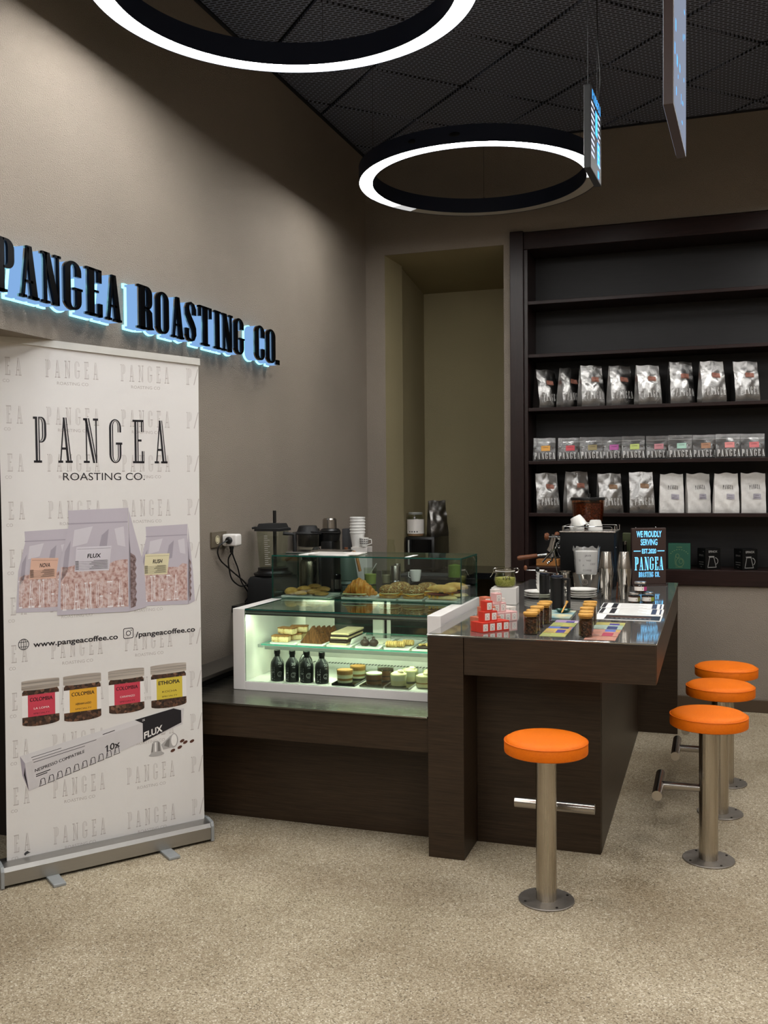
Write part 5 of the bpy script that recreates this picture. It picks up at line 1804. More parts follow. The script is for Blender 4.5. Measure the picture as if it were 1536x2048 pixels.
# ================================================================ pastries, drinks and desserts in the case
noisy('cookie_dough', [(0.3, '#b98238'), (0.6, '#dba558'), (0.8, '#ecc07a')], 60, 0.75, 0.6, 0.004)
noisy('cookie_brown', [(0.3, '#956a30'), (0.6, '#b98640'), (0.8, '#d4a25a')], 60, 0.75, 0.6, 0.004)
noisy('croissant_crust', [(0.25, '#a2541a'), (0.5, '#dd8a36'), (0.75, '#f6bd6c')], 35, 0.45, 0.5, 0.004)
noisy('bread_crust', [(0.3, '#cc8436'), (0.55, '#e8b062'), (0.8, '#f6d398')], 28, 0.6, 0.4, 0.004)
noisy('bread_pale', [(0.3, '#e0b268'), (0.7, '#f2d498')], 40, 0.7, 0.3, 0.003)
speckle('seeded_crust', [(0.0, '#6b4019'), (0.5, '#9a6428'), (0.8, '#b57d38'), (0.92, '#dcc48c'), (1.0, '#eddcae')], 240, 0.65, 0.5, 0.002)
noisy('bun_base', [(0.3, '#a56d2a'), (0.7, '#d29a50')], 40, 0.65, 0.3, 0.003)
mat('cheese', '#ffb52a', 0.45); mat('white_cheese', '#e7d9a3', 0.5); mat('cured_ham', '#6d241d', 0.45); mat('lettuce', '#6f8a3a', 0.5)
noisy('cake_crumb', [(0.36, '#8d5d2e'), (0.46, '#dcbf86'), (0.62, '#efdfae'), (0.72, '#a06a34')], 45, 0.75, 0.6, 0.004)
noisy('cake_crust', [(0.3, '#6b4320'), (0.7, '#a87338')], 50, 0.7, 0.5, 0.003)
wood('choco_layers', '#2c170d', '#8a5a32', (60, 6, 6), 0.6)
mat('chocolate', '#2b1710', 0.4); mat('wafer_cream', '#d9c49a', 0.6)
noisy('choco_truffle', [(0.3, '#231511'), (0.7, '#3d2920')], 60, 0.5, 0.3, 0.003)
noisy('almond_dough', [(0.3, '#b8904c'), (0.7, '#dcc07e')], 60, 0.7, 0.5, 0.003)
mat('mousse_brown', '#6e4630', 0.6); mat('mousse_cream', '#e3d5ac', 0.6); mat('mousse_white', '#e2dcc2', 0.6); mat('cocoa', '#9a6c35', 0.8)
mat('tray_white', '#dcdad5', 0.4)

# upper glass floor: plates and pastries
ZU = .9418
def plate_rect(name, label, x, y, z, w, d, r, cat, group, m='white_ceramic', h=.008):
    mb = MB()
    rw, rd = w / 2, d / 2
    mb.box(-rw, -rd, 0, rw, rd, h * .45, 0, .0015)
    for a, b, c_, e in ((-rw, -rd, rw, -rd + .006), (-rw, rd - .006, rw, rd), (-rw, -rd + .006, -rw + .006, rd - .006), (rw - .006, -rd + .006, rw, rd - .006)):
        mb.box(a, b, h * .4, c_, e, h)
    o = obj(name, mb, m, None, (x, y, z), r)
    return tag(o, label, cat, group)
PW = ['under the cookies', 'under the croissant', 'under the dark bagel', 'under the seeded bagel', 'under the baguette sandwich']
for k, (x, w) in enumerate(((-1.925, .245), (-1.640, .17), (-1.500, .112), (-1.372, .120), (-1.220, .155))):
    plate_rect('serving_plate', 'white serving plate in the upper glass box ' + PW[k], x, 4.515, ZU, w, .185, 0, 'plate', 'plates in the upper glass box')
ZP = ZU + .004
ck = None
CK = [(-2.015, 4.475, 0, .036, .95, 'cookie_dough', 'round pale cookie at the left end of the cookie plate'),
      (-1.955, 4.455, 0, .031, .55, 'cookie_dough', 'flat pale cookie lying in front of the cookie pile'),
      (-1.90, 4.49, 0, .036, .8, 'cookie_brown', 'brown cookie at the front of the cookie pile'),
      (-1.842, 4.455, 0, .036, .5, 'cookie_brown', 'flat brown cookie at the right end of the cookie plate'),
      (-1.965, 4.525, .012, .036, .7, 'cookie_dough', 'pale cookie resting in the middle of the cookie pile'),
      (-1.87, 4.545, .010, .035, .7, 'cookie_brown', 'brown cookie at the back right of the cookie pile'),
      (-1.925, 4.565, .020, .034, .7, 'cookie_brown', 'brown cookie on top of the cookie pile')]
for (x, y, dz, r, hs, m, lb) in CK:
    mb = MB().blob(0, 0, .013 * hs + .006, r, r, .022 * hs, 22, 10, 0, None, .05, int(-x * 900), .55)
    o = obj('cookie', mb, m, None, (x, y, ZP + .001 + dz))
    tag(o, lb, 'cookie', 'cookies on the plate')
# croissant with ham and cheese
cr = thing('croissant_sandwich', 'large golden croissant filled with cheese in the upper glass box', 'croissant', (-1.657, 4.49, ZP + .0025), 0)
mb = MB()
N = 13
for k in range(N):
    t = k / (N - 1) * 2 - 1
    x = .078 * t
    rr = .034 * (1 - abs(t) ** 1.6) + .010
    bulge = 1 + .10 * (1 if k % 2 == 0 else 0)
    mb.blob(x, .018 * t * t, rr * .92 + .006, .0135, rr * 1.0 * bulge, rr * .98 * bulge, 14, 8, 0, None, .04, k)
mb.blob(.005, -.004, .058, .022, .020, .018, 14, 8, 0, None, .06, 5)
obj('crust', mb, 'croissant_crust', cr)
mb = MB().box(-.07, -.052, .014, .045, .0, .018, 0, .001)
obj('cheese_slice', mb, 'white_cheese', cr)
obj('ham_slice', MB().blob(-.03, -.030, .014, .045, .020, .006, 16, 6, 0, None, .12, 3), 'cured_ham', cr)
# bagels
def bagel(label, x, y, z, r, crust, s=1.0, rot=0):
    t = thing('bagel_sandwich', label, 'sandwich', (x, y, z), rot, 'round filled bagels')
    obj('bottom_bun', MB().lathe([(0, 0), (r * .85, 0), (r * .98, .006), (r, .014), (r * .96, .020), (0, .021)], 32), 'bun_base', t)
    c = MB()
    n = 32
    for i in range(n):
        a = 2 * PI * i / n
        k = 1.04 + .07 * abs(math.sin(2 * a))
        dz = -.007 * abs(math.sin(2 * a)) ** 3
        c.v.append((r * k * math.cos(a), r * k * math.sin(a), .0225 + dz))
    for i in range(n):
        a = 2 * PI * i / n
        c.v.append((r * .5 * math.cos(a), r * .5 * math.sin(a), .0245))
    for i in range(n):
        j = (i + 1) % n
        c.f.append((i, j, n + j, n + i)); c.m.append(0)
    c.f.append(tuple(n + i for i in range(n))); c.m.append(0)
    for i in range(n):
        pass
    obj('cheese_slice', c, 'cheese', t)
    obj('filling', MB().lathe([(0, .0215), (r * .93, .0215), (r * .97, .024), (r * .93, .028), (0, .028)], 28), 'white_cheese', t)
    obj('top_bun', MB().lathe([(0, .0285), (r * .94, .0285), (r * 1.02, .034), (r * .98, .046), (r * .8, .057), (r * .5, .063), (r * .2, .062), (0, .060)], 34), crust, t)
    return t
bagel('dark seeded bagel with cheese on the third plate of the upper glass box', -1.494, 4.485, ZP + .001, .053, 'seeded_crust', 1, .3)
bagel('golden seeded bagel with cheese in the middle of the upper glass box', -1.374, 4.485, ZP + .001, .054, 'seeded_crust', 1, .9)
bagel('bagel standing behind the dark seeded bagel', -1.487, 4.628, ZP + .001, .054, 'seeded_crust', 1, .1)
bagel('bagel with ham and cheese at the back beside the baguette', -1.345, 4.63, ZP + .001, .053, 'seeded_crust', 1, .5)
# baguettes
def baguette(label, x, y, z, L, rot, group='long bread sandwiches'):
    t = thing('baguette_sandwich', label, 'sandwich', (x, y, z), rot, group)
    def loaf(z0, h, m, nm, w):
        mb = MB().blob(0, 0, z0, L / 2, w, h, 26, 10, 0, None, .025, 4, .3)
        return obj(nm, mb, m, t)
    loaf(.011, .014, 'bread_pale', 'bottom_bread', .038)
    obj('ham_slice', MB().blob(-L * .10, -.012, .026, L * .36, .034, .007, 20, 6, 0, None, .10, 8), 'cured_ham', t)
    ch = MB()
    for k in range(3):
        xx = -L * .36 + k * .022
        ch.add([(xx, -.036, .026), (xx + .022, -.036, .026), (xx + .011, -.040, .006), (xx, -.034, .0275), (xx + .022, -.034, .0275), (xx + .011, -.038, .0075)], [(0, 2, 1), (3, 4, 5), (0, 1, 4, 3), (1, 2, 5, 4), (2, 0, 3, 5)])
    obj('cheese_slice', ch, 'cheese', t, smooth=False)
    loaf(.048, .024, 'bread_crust', 'top_bread', .038)
    return t
baguette('rustic bread sandwich with ham and cheese at the front right of the upper glass box', -1.228, 4.478, ZP + .001, .165, -.28)
baguette('rustic bread sandwich at the back right corner of the upper glass box', -1.192, 4.600, ZP + .001, .140, -.34)
# glass lid: tablet and papers
tb = thing('tablet', 'dark tablet lying on the left end of the glass box', 'tablet', (-2.005, 4.60, UZ1 + .0004), .08)
obj('body', MB().box(-.065, -.085, 0, .065, .085, .008, 0, .003), 'satin_steel', tb)
obj('screen', MB().box(-.06, -.08, .008, .06, .08, .0086), 'black_gloss', tb, smooth=False)
cp = obj('clipboard', MB().box(-.09, -.06, 0, .09, .06, .012, 0, .003), 'satin_steel', None, (-1.86, 4.635, UZ1 + .0004), -.05)
tag(cp, 'flat grey metal clipboard lying behind the papers on the glass box', 'clipboard')
pr_ = thing('paper_sheets', 'loose white printed sheets lying on top of the glass box', 'papers', (-1.80, 4.50, UZ1 + .0004), -.05)
obj('sheet', MB().box(-.145, -.085, 0, .12, .07, .003), 'white_paper', pr_, smooth=False)
obj('sheet', MB().box(-.10, -.08, .0032, .155, .09, .0062, 0, 0, RZ(.12)), 'white_card', pr_, smooth=False)
ln = MB()
for k in range(6):
    ln.box(-.08, -.06 + .02 * k, .0062, .08, -.054 + .02 * k, .0065, 0, 0, RZ(.12))
obj('print_lines', ln, 'ink_grey', pr_, smooth=False)

# glass shelf: trays of cakes
ZS = .7594
def tray(label, x, y, w, d, r):
    return plate_rect('cake_tray', label, x, y, ZS, w, d, r, 'tray', 'white trays on the glass shelf', 'tray_white', .007)
tray('white tray under the marbled cake slices', -1.905, 4.245, .125, .25, 0)
tray('white tray under the chocolate sponge triangle', -1.765, 4.245, .125, .25, 0)
tray('white tray under the layered wafer slice', -1.625, 4.245, .115, .25, 0)
tray('white tray under the two dark truffles', -1.485, 4.245, .115, .25, 0)
tray('white tray under the almond pastries', -1.347, 4.245, .115, .25, 0)
tray('white tray under the dark tart at the right', -1.222, 4.245, .100, .25, 0)
ZT = ZS + .0034
def slab_cake(label, x, y, z, rot, tilt=0):
    t = thing('cake_slice', label, 'cake', (x, y, z), rot, 'marbled cake slices')
    obj('crumb', MB().box(-.042, -.024, 0, .042, .024, .029, 0, .006, RX(tilt)), 'cake_crumb', t)
    obj('crust', MB().box(-.043, -.0245, .0255, .043, .0245, .0315, 0, .003, RX(tilt)), 'cake_crust', t)
    return t
slab_cake('marbled cake slice lying at the front left of its tray', -1.930, 4.165, ZT, .1)
slab_cake('marbled cake slice lying at the back of its tray', -1.90, 4.24, ZT, .3)
slab_cake('marbled cake slice lying at the right of its tray', -1.878, 4.30, ZT, .2)
slab_cake('marbled cake slice stacked on top at the left', -1.913, 4.20, ZT + .033, -.15)
slab_cake('marbled cake slice stacked on top at the back', -1.882, 4.27, ZT + .033, .25)
ch = thing('chocolate_sponge', 'triangular striped chocolate sponge cake on the second tray', 'cake', (-1.765, 4.20, ZT + .0005), 0)
for k in range(5):
    d0 = .034 * k
    h = .082 - .004 * k
    mb = MB()
    lx = .0 + .012 * k
    pts = [(-.062 + lx * .5, 0), (.052 + lx * .5, 0), (.002 + lx, h)]
    mb.add([(x, -.055 + d0, z) for x, z in pts] + [(x, -.055 + d0 + .030, z) for x, z in pts], [(0, 1, 2), (5, 4, 3), (0, 3, 4, 1), (1, 4, 5, 2), (2, 5, 3, 0)])
    obj('sponge_slice', mb, 'choco_layers', ch, smooth=False)
wf_ = thing('wafer_slice', 'long layered wafer and chocolate slice on the third tray', 'cake', (-1.632, 4.245, ZT + .0005), 0)
for k, m in enumerate(('wafer_cream', 'chocolate', 'chocolate', 'wafer_cream', 'chocolate', 'wafer_cream')):
    for s_ in range(2):
        obj('cake_layer', MB().box(-.045 + .002 * k, -.105 + .108 * s_, .0095 * k, .040 + .002 * k, -.002 + .108 * s_, .0095 * k + .0088, 0, .002), m, wf_)
obj('paper_liner', MB().add([(.0545, -.10, .001), (.0545, .10, .001), (.064, .10, .03), (.064, -.10, .03), (.055, -.10, .001), (.055, .10, .001), (.0645, .10, .03), (.0645, -.10, .03)], [(0, 3, 2, 1), (4, 5, 6, 7), (0, 1, 5, 4), (1, 2, 6, 5), (2, 3, 7, 6), (3, 0, 4, 7)]), 'white_paper', wf_, smooth=False)
for k, (x, y) in enumerate(((-1.505, 4.15), (-1.467, 4.162))):
    mb = MB().blob(0, 0, .014, .021, .021, .018, 20, 10, 0, None, .06, k, .75).lathe([(.009, .028), (.006, .036), (.008, .041), (0, .044)], 12)
    tag(obj('truffle', mb, 'choco_truffle', None, (x, y, ZT + .001)), 'dark chocolate truffle, %s of the two on the fourth tray' % ['left', 'right'][k], 'truffle', 'dark truffles')
sg = obj('sugar_sheet', MB().box(-.042, -.06, 0, .042, .06, .004, 0, .001), 'mousse_white', None, (-1.482, 4.28, ZT + .0004))
tag(sg, 'thin white icing sheet behind the two dark truffles', 'icing')
for k, (x, y, s_) in enumerate(((-1.375, 4.145, 1.0), (-1.345, 4.165, .95), (-1.318, 4.215, .9))):
    mb = MB()
    for q in range(5):
        mb.blob(-.020 + .010 * q, 0, .013 * s_, .008, .021 * s_, .015 * s_, 14, 8, 0, None, .03, q)
    tag(obj('almond_pastry', mb, 'almond_dough', None, (x, y, ZT + .0035)), 'small ridged almond pastry, %s of the three on the fifth tray' % ['left', 'middle', 'back right'][k], 'pastry', 'almond pastries')
tr = thing('nut_tart', 'dark tart topped with nuts at the right end of the shelf', 'tart', (-1.222, 4.17, ZT + .0005))
obj('base', MB().box(-.035, -.03, 0, .035, .06, .012, 0, .003), 'chocolate', tr)
for k in range(5):
    obj('nut', MB().blob(-.02 + .011 * k, -.015 + .012 * (k % 3), .0165, .0095, .007, .006, 12, 6), 'almond_dough', tr)

# bottles of cold brew on the deck
ZD2 = .6034
mat('bottle_black', '#121214', 0.32)
mat('bottle_print', '#b0b0b0', 0.5)
def make_bottle(label):
    t = thing('cold_brew_bottle', label, 'bottle', (0, 0, 0), 0, 'black bottles in the display case')
    obj('bottle', MB().lathe([(0, 0), (.028, 0), (.0315, .004), (.0315, .072), (.029, .086), (.019, .103), (.0125, .112), (.0125, .122), (0, .122)], 36), 'bottle_black', t)
    obj('cap', MB().cyl(0, 0, .1222, .141, .0145, n=28, bev=.0015), 'black_satin', t)
    p = MB()
    R = .0318
    # upright word, reading upwards, on the left of the front
    put(p, word_faces('PANGEA', .016, .22, width=.060), lambda x, y: (R * math.sin(-.36 - y / R), -R * math.cos(-.36 - y / R), .008 + x))
    # round swirl and small marks
    def onb(a, z): return (R * math.sin(a), -R * math.cos(a), z)
    for r0, r1, a0, a1 in ((.012, .0105, 30, 300), (.007, .0055, -150, 130)):
        n = 20
        for k in range(n):
            t0 = math.radians(a0 + (a1 - a0) * k / n); t1 = math.radians(a0 + (a1 - a0) * (k + 1) / n)
            p.add([onb(.45 + r0 * math.cos(t0) / R, .034 + r0 * math.sin(t0)), onb(.45 + r0 * math.cos(t1) / R, .034 + r0 * math.sin(t1)), onb(.45 + r1 * math.cos(t1) / R, .034 + r1 * math.sin(t1)), onb(.45 + r1 * math.cos(t0) / R, .034 + r1 * math.sin(t0))], [(0, 1, 2, 3)])
    put(p, text_faces('V60', .006, .013), lambda x, y: onb(.25 + x / R, .066 + y))
    def onn(a, z):
        r = .0315 + (.019 - .0315) * max(0, (z - .072)) / .031 + .0035
        return (r * math.sin(a), -r * math.cos(a), z)
    put(p, text_faces('20', .012, .016), lambda x, y: onn(.15 + x / .028, .078 + y))
    obj('bottle_print', p, 'bottle_print', t, smooth=False)
    return t
BT = [(-1.898, 4.050, 'black printed bottle at the left end of the display case'), (-1.823, 4.051, 'second black bottle from the left in the display case'),
      (-1.752, 4.053, 'third black bottle from the left in the display case'), (-1.678, 4.053, 'black bottle next to the tiramisu cups'),
      (-1.800, 4.152, 'black bottle half hidden behind the second and third bottles')]
b0 = None
for k, (x, y, lb) in enumerate(BT):
    if b0 is None:
        b0 = make_bottle(lb); b0.location = (x, y, ZD2); b0.rotation_euler = (0, 0, .38)
    else:
        dup(b0, (x, y, ZD2), [.38, .15, .25, .55, .2][k], lb)
# dessert cups on black and steel trays
def dtray(label, x, m):
    mb = MB().box(-.055, -.005, 0, .055, .30, .003, 0, .001)
    for a, b, c_, e in ((-.055, -.005, .055, 0), (-.055, .30, .055, .305), (-.055, 0, -.05, .30), (.05, 0, .055, .30)):
        mb.box(a, b, .0028, c_, e, .010)
    return tag(obj('dessert_tray', mb, m, None, (x, 4.018, ZD2), 0), label, 'tray', 'dessert trays in the case')
dtray('dark tray under the tiramisu cups', -1.560, 'black_gloss')
dtray('steel tray under the chocolate mousse cups', -1.428, 'polished_steel')
dtray('steel tray under the cream dessert cups', -1.310, 'polished_steel')
dtray('steel tray under the rightmost dessert cups', -1.200, 'polished_steel') if False else None
def dessert(label, x, y, layers, top, hump=0.0):
    t = thing('dessert_cup', label, 'dessert cup', (x, y, ZD2 + .0034), 0, 'glass dessert cups')
    R = .039; Hh = .062
    obj('glass', MB().lathe([(0, 0), (R * .86, 0), (R * .9, .002), (R, Hh), (R * .965, Hh), (R * .87, .004), (0, .004)], 36), 'cup_glass', t)
    z = .0045
    for m, h in layers:
        r0 = R * (.862 + .1 * z / Hh); r1 = R * (.862 + .1 * (z + h) / Hh)
        obj('dessert_layer', MB().lathe([(0, z), (r0, z), (r1, z + h), (0, z + h)], 32), m, t)
        z += h + .0001
    r0 = R * (.862 + .1 * z / Hh)
    tp = MB().lathe([(0, z), (r0, z), (r0 * .96, z + .005), (r0 * .5, z + .008 + hump), (0, z + .007 + hump)], 32)
    if hump:
        tp.blob(.012, -.006, z + .010 + hump, .014, .012, .009, 14, 8, 0, None, .1, 3)
    obj('topping', tp, top, t)
    return t
TI = [('mousse_white', .009), ('cocoa', .010), ('mousse_white', .010), ('mousse_cream', .006), ('cocoa', .014)]
dessert('layered tiramisu cup at the front of the dark tray', -1.575, 4.075, TI, 'cocoa')
dessert('layered tiramisu cup at the back of the dark tray', -1.553, 4.185, TI, 'cocoa')
CH = [('mousse_brown', .014), ('chocolate', .006), ('mousse_brown', .022)]
dessert('chocolate mousse cup at the front of its steel tray', -1.437, 4.078, CH, 'mousse_white')
dessert('chocolate mousse cup at the back of its steel tray', -1.418, 4.185, CH, 'chocolate')
CM = [('mousse_cream', .022), ('mousse_white', .022)]
dessert('pale cream dessert cup at the front of its tray', -1.322, 4.080, CM, 'mousse_cream', .006)
dessert('pale cream dessert cup at the back of its tray', -1.300, 4.185, CM, 'mousse_cream', .003)
C4 = [('mousse_cream', .014), ('cocoa', .006), ('mousse_cream', .022)]
dessert('cream dessert cup at the right end, front one', -1.205, 4.082, C4, 'mousse_cream', .003)
dessert('cream dessert cup at the right end, back one', -1.203, 4.185, C4, 'mousse_cream', .002)
# ================================================================ things on the back counter
ZK = .8684
# blender
bl = thing('blender', 'black blender with clear measuring jug at the left end of the back counter', 'blender', (-2.268, 4.80, ZK), 0)
obj('motor_base', MB().lathe([(0, 0), (.150, 0), (.150, .008), (.142, .125), (.130, .140), (0, .140)], 4, M=RZ(PI / 4)), 'black_matte', bl)
obj('jug_seat', MB().lathe([(0, .1405), (.096, .1405), (.105, .147), (.105, .156), (.09, .160), (.082, .170), (.082, .185), (0, .185)], 32), 'black_satin', bl)
jg_ = MB().lathe([(.072, .1855), (.078, .190), (.094, .385), (.090, .385), (.075, .192), (.070, .188)], 4, M=RZ(PI / 4), loop=True)
bj_ = obj('glass_jug', jg_, 'cup_glass', bl)
tk = MB()
for k in range(15):
    tk.box(-.02, -.0585 - .0105 * (k / 15), .205 + .011 * k, .0 if k % 3 else .012, -.0580 - .0105 * (k / 15), .2065 + .011 * k)
obj('measure_marks', tk, 'white_paper', bj_, smooth=False)
obj('rubber_lid', MB().lathe([(0, .3855), (.105, .3855), (.105, .398), (.092, .402), (.080, .425), (0, .428)], 4, M=RZ(PI / 4)), 'black_matte', bl)
lt_ = MB().tube([(-.06, 0, .399), (-.10, -.01, .402), (-.118, -.012, .398)], .006, 8)
obj('lid_tab', lt_, 'black_matte', bl)
obj('tamper', MB().rod((.012, 0, .19), (.012, 0, .4275), .010, 14).rod((.012, 0, .4275), (.012, 0, .495), .0095, 14), 'black_satin', bl)
hd_ = MB().tube([(.062, .0, .372), (.118, .02, .365), (.124, .02, .26), (.075, .0, .225)], .011, 10)
obj('jug_handle', hd_, 'black_matte', bl)
b2 = thing('spare_jug', 'clear jug with black lid and long spoon behind the blender', 'jug', (-2.155, 5.02, ZK), 0)
obj('glass_jug', MB().cyl(0, 0, 0, .355, .052, .062, n=28), 'cup_glass', b2)
obj('lid', MB().lathe([(0, .356), (.075, .356), (.078, .362), (.062, .372), (.050, .402), (.045, .405), (0, .405)], 28), 'black_matte', b2)
obj('spoon', MB().tube([(.04, -.05, .372), (.12, -.05, .368), (.19, -.05, .366), (.215, -.05, .368)], .006, 10, radii=[.004, .004, .006, .009]), 'black_satin', b2)
# filter coffee machine with steel jug
cm = thing('filter_coffee_machine', 'black filter coffee machine with brushed steel thermos jug', 'coffee machine', (-2.275, 5.36, ZK), 0)
obj('base', MB().box(-.09, -.09, 0, .16, .09, .022, 0, .004), 'black_satin', cm)
obj('tower', MB().box(.085, -.07, .0225, .155, .07, .30, 0, .005), 'black_satin', cm)
obj('filter_basket', MB().lathe([(.050, .262), (.075, .268), (.103, .338), (.106, .342), (.106, .350), (.06, .358), (.055, .372), (.0, .374)], 36, M=T(-.012, 0, 0)), 'black_satin', cm)
obj('water_tank', MB().lathe([(0, .3005), (.055, .3005), (.062, .36), (.05, .372), (0, .374)], 30, M=T(.118, 0, 0)), 'black_satin', cm)
obj('steel_cap', MB().lathe([(0, .3745), (.043, .3745), (.041, .425), (.034, .434), (0, .436)], 30, M=T(.115, 0, 0)), 'satin_steel', cm)
j2 = obj('thermos_jug', MB().lathe([(0, .0225), (.055, .0225), (.058, .03), (.058, .155), (.052, .178), (.040, .188), (0, .188)], 36, M=T(-.02, 0, 0)), 'brushed_post', cm)
obj('jug_lid', MB().lathe([(0, .1885), (.042, .1885), (.044, .20), (.036, .222), (.02, .228), (.02, .24), (0, .24)], 28, M=T(-.02, 0, 0)), 'black_satin', j2)
obj('jug_handle', MB().tube([(.02, -.035, .205), (.06, -.06, .200), (.068, -.062, .12), (.035, -.045, .06)], .009, 10), 'black_satin', j2)
tk_ = thing('travel_flask', 'small black flask with steel band standing beside the thermos jug', 'flask', (-2.075, 5.24, ZK), 0)
obj('body', MB().cyl(0, 0, 0, .115, .030, n=28, bev=.004), 'black_gloss', tk_)
obj('band', MB().lathe([(.0304, .03), (.0308, .03), (.0308, .085), (.0304, .085)], 28, loop=True), 'satin_steel', tk_)
# sage kettle
mat('sage_enamel', '#5d6c62', 0.35)
kt = thing('sage_kettle', 'sage green kettle with a slanted wooden handle on its base', 'kettle', (-2.225, 5.80, ZK), 0)
obj('body', MB().lathe([(0, .024), (.073, .024), (.075, .03), (.048, .205), (.044, .215), (0, .217)], 40), 'sage_enamel', kt)
obj('heating_base', MB().lathe([(0, 0), (.085, 0), (.088, .005), (.084, .02), (0, .0235)], 40), 'sage_enamel', kt)
obj('lid_knob', MB().cyl(0, 0, .2172, .232, .012, n=18, bev=.002), 'walnut', kt)
obj('wooden_handle', MB().tube([(.040, -.03, .20), (.075, -.05, .205), (.088, -.055, .195), (.115, -.06, .085)], .010, 12), 'oak', kt)
# white carton behind with cup stack on it
wc = obj('white_carton', MB().box(-.055, -.06, 0, .055, .06, .222, 0, .002), 'white_card', None, (-2.20, 6.02, ZK), .05)
tag(wc, 'tall white carton behind the sage kettle carrying the cup stack', 'box')
cpw = ['lowest', 'second', 'third', 'fourth', 'fifth', 'topmost']
pcup = None
for k in range(6):
    lb = 'white paper cup, %s of the tall stack behind the kettle' % cpw[k]
    if pcup is None:
        pcup = obj('paper_cup', MB().lathe([(0, .003), (.034, .003), (.034, 0), (.036, 0), (.049, .088), (.052, .091), (.052, .096), (.049, .098), (.047, .092), (.034, .006), (0, .006)], 32), 'white_paper')
        tag(pcup, lb, 'cup', 'stack of paper cups behind the kettle'); o = pcup
    else:
        o = dup(pcup, (0, 0, 0), 0, lb)
    o.location = (-2.225, 6.01, ZK + .2226 + .0195 * k)
mugp = thing('patterned_mug', 'white mug with dark pattern standing on the carton before the paper cups', 'mug', (-2.166, 5.975, ZK + .2226), 0)
mb = cup_mesh(.030, .062)
obj('bowl', mb, 'white_ceramic', mugp)
pm = MB()
for r_ in range(3):
    for k in range(7):
        a = -1.2 + .38 * k
        z = .022 + .013 * r_
        R = .0287 + .0012 * r_ + .0008
        pm.add([(R * math.sin(a), -R * math.cos(a), z), (R * math.sin(a + .22), -R * math.cos(a + .22), z), (R * math.sin(a + .22), -R * math.cos(a + .22), z + .007), (R * math.sin(a), -R * math.cos(a), z + .007)], [(0, 1, 2, 3)])
obj('pattern', pm, 'rubber_grey', mugp, smooth=False)
obj('handle', MB().tube([(.026, 0, .052), (.050, 0, .050), (.052, 0, .024), (.022, 0, .014)], .0032, 8), 'white_ceramic', mugp)
sc2 = obj('wall_switch_box', MB().box(-.02, -.06, -.10, .02, .06, .10, 0, .004), 'rubber_grey', None, (XL + .0215, 6.25, 1.10), 0)
tag(sc2, 'dark grey box fixed to the left wall behind the paper cups', 'box')
bg = obj('black_bag', MB().blob(0, 0, .125, .05, .055, .125, 18, 10, 0, None, .06, 4, .97), 'black_matte', None, (-2.34, 5.58, ZK), 0)
tag(bg, 'black coffee bag slumped against the wall behind the machine', 'bag')
# matcha glass with spoon, cloudy glass, steel tumblers, cups
mt = thing('matcha_glass', 'drinking glass of green matcha with a spoon in it', 'glass', (-2.165, 6.06, ZK + .0), 0)
mt.location = (-2.055, 5.78, ZK)
obj('tumbler', MB().lathe([(0, 0), (.034, 0), (.037, .004), (.042, .105), (.040, .105), (.035, .006), (0, .005)], 32), 'cup_glass', mt)
obj('matcha_drink', MB().lathe([(0, .0055), (.0345, .0055), (.038, .066), (0, .066)], 32), 'matcha_smooth', mt)
obj('spoon', MB().rod((.0, 0, .07), (.045, -.01, .135), .003, 8), 'white_ceramic', mt)
cg = thing('cloudy_glass', 'glass of cloudy drink right of the matcha glass', 'glass', (-1.975, 5.86, ZK), 0)
obj('tumbler', MB().lathe([(0, 0), (.027, 0), (.029, .004), (.032, .085), (.0305, .085), (.0275, .006), (0, .005)], 28), 'cup_glass', cg)
mat('cloudy_drink', '#a19780', 0.6)
obj('drink', MB().lathe([(0, .0055), (.027, .0055), (.029, .055), (0, .055)], 28), 'cloudy_drink', cg)
def tumbler(label, x, y, r, h):
    t = thing('steel_tumbler', label, 'tumbler', (x, y, ZK), 0, 'upturned steel tumblers')
    obj('body', MB().lathe([(0, h), (r * .82, h), (r * .86, h - .004), (r, .012), (r, .010), (r * 1.03, .008), (r * 1.03, 0), (0, 0)], 32), 'satin_steel', t)
    obj('rim_band', MB().lathe([(r * 1.012, .016), (r * 1.035, .018), (r * 1.035, .022), (r * 1.0, .024)], 32), 'chrome', t)
    return t
tumbler('smaller upturned steel tumbler beside the cloudy glass', -1.955, 6.02, .026, .115)
tumbler('larger upturned steel tumbler in the middle of the back counter', -1.905, 5.83 + .0, .036, .118)
mug('clear-handled white mug at the right of the steel tumblers', (-1.83, 6.02, ZK), RZ(PI - .4), .038, .075, 'mugs on the back counter')
sb_ = obj('salt_shaker', MB().lathe([(0, 0), (.026, 0), (.030, .01), (.030, .20), (.022, .225), (.024, .235), (.024, .252), (0, .256)], 24), 'cup_glass', None, (-2.10, 6.33, ZK))
tag(sb_, 'clear carafe with a rounded top standing near the wall corner', 'carafe')
# black tray with low mats on the counter, near the corner
tr_ = obj('bar_mat', MB().box(-.20, -.09, 0, .20, .09, .010, 0, .003), 'rubber_grey', None, (-1.86, 6.46, ZK), 0)
tag(tr_, 'flat dark rubber bar mat at the right of the back counter', 'mat')
gj = thing('glass_storage_jar', 'glass storage jar of greens seen through the right end of the glass box', 'jar', (-1.645, 6.32, ZK), 0)
obj('glass_body', MB().lathe([(0, 0), (.044, 0), (.048, .004), (.048, .12), (.040, .14), (.040, .155), (.038, .155), (.038, .14), (.045, .12), (.045, .006), (0, .005)], 28), 'cup_glass', gj)
obj('herbs', MB().lathe([(0, .006), (.044, .006), (.044, .085), (0, .095)], 24), 'lettuce', gj)
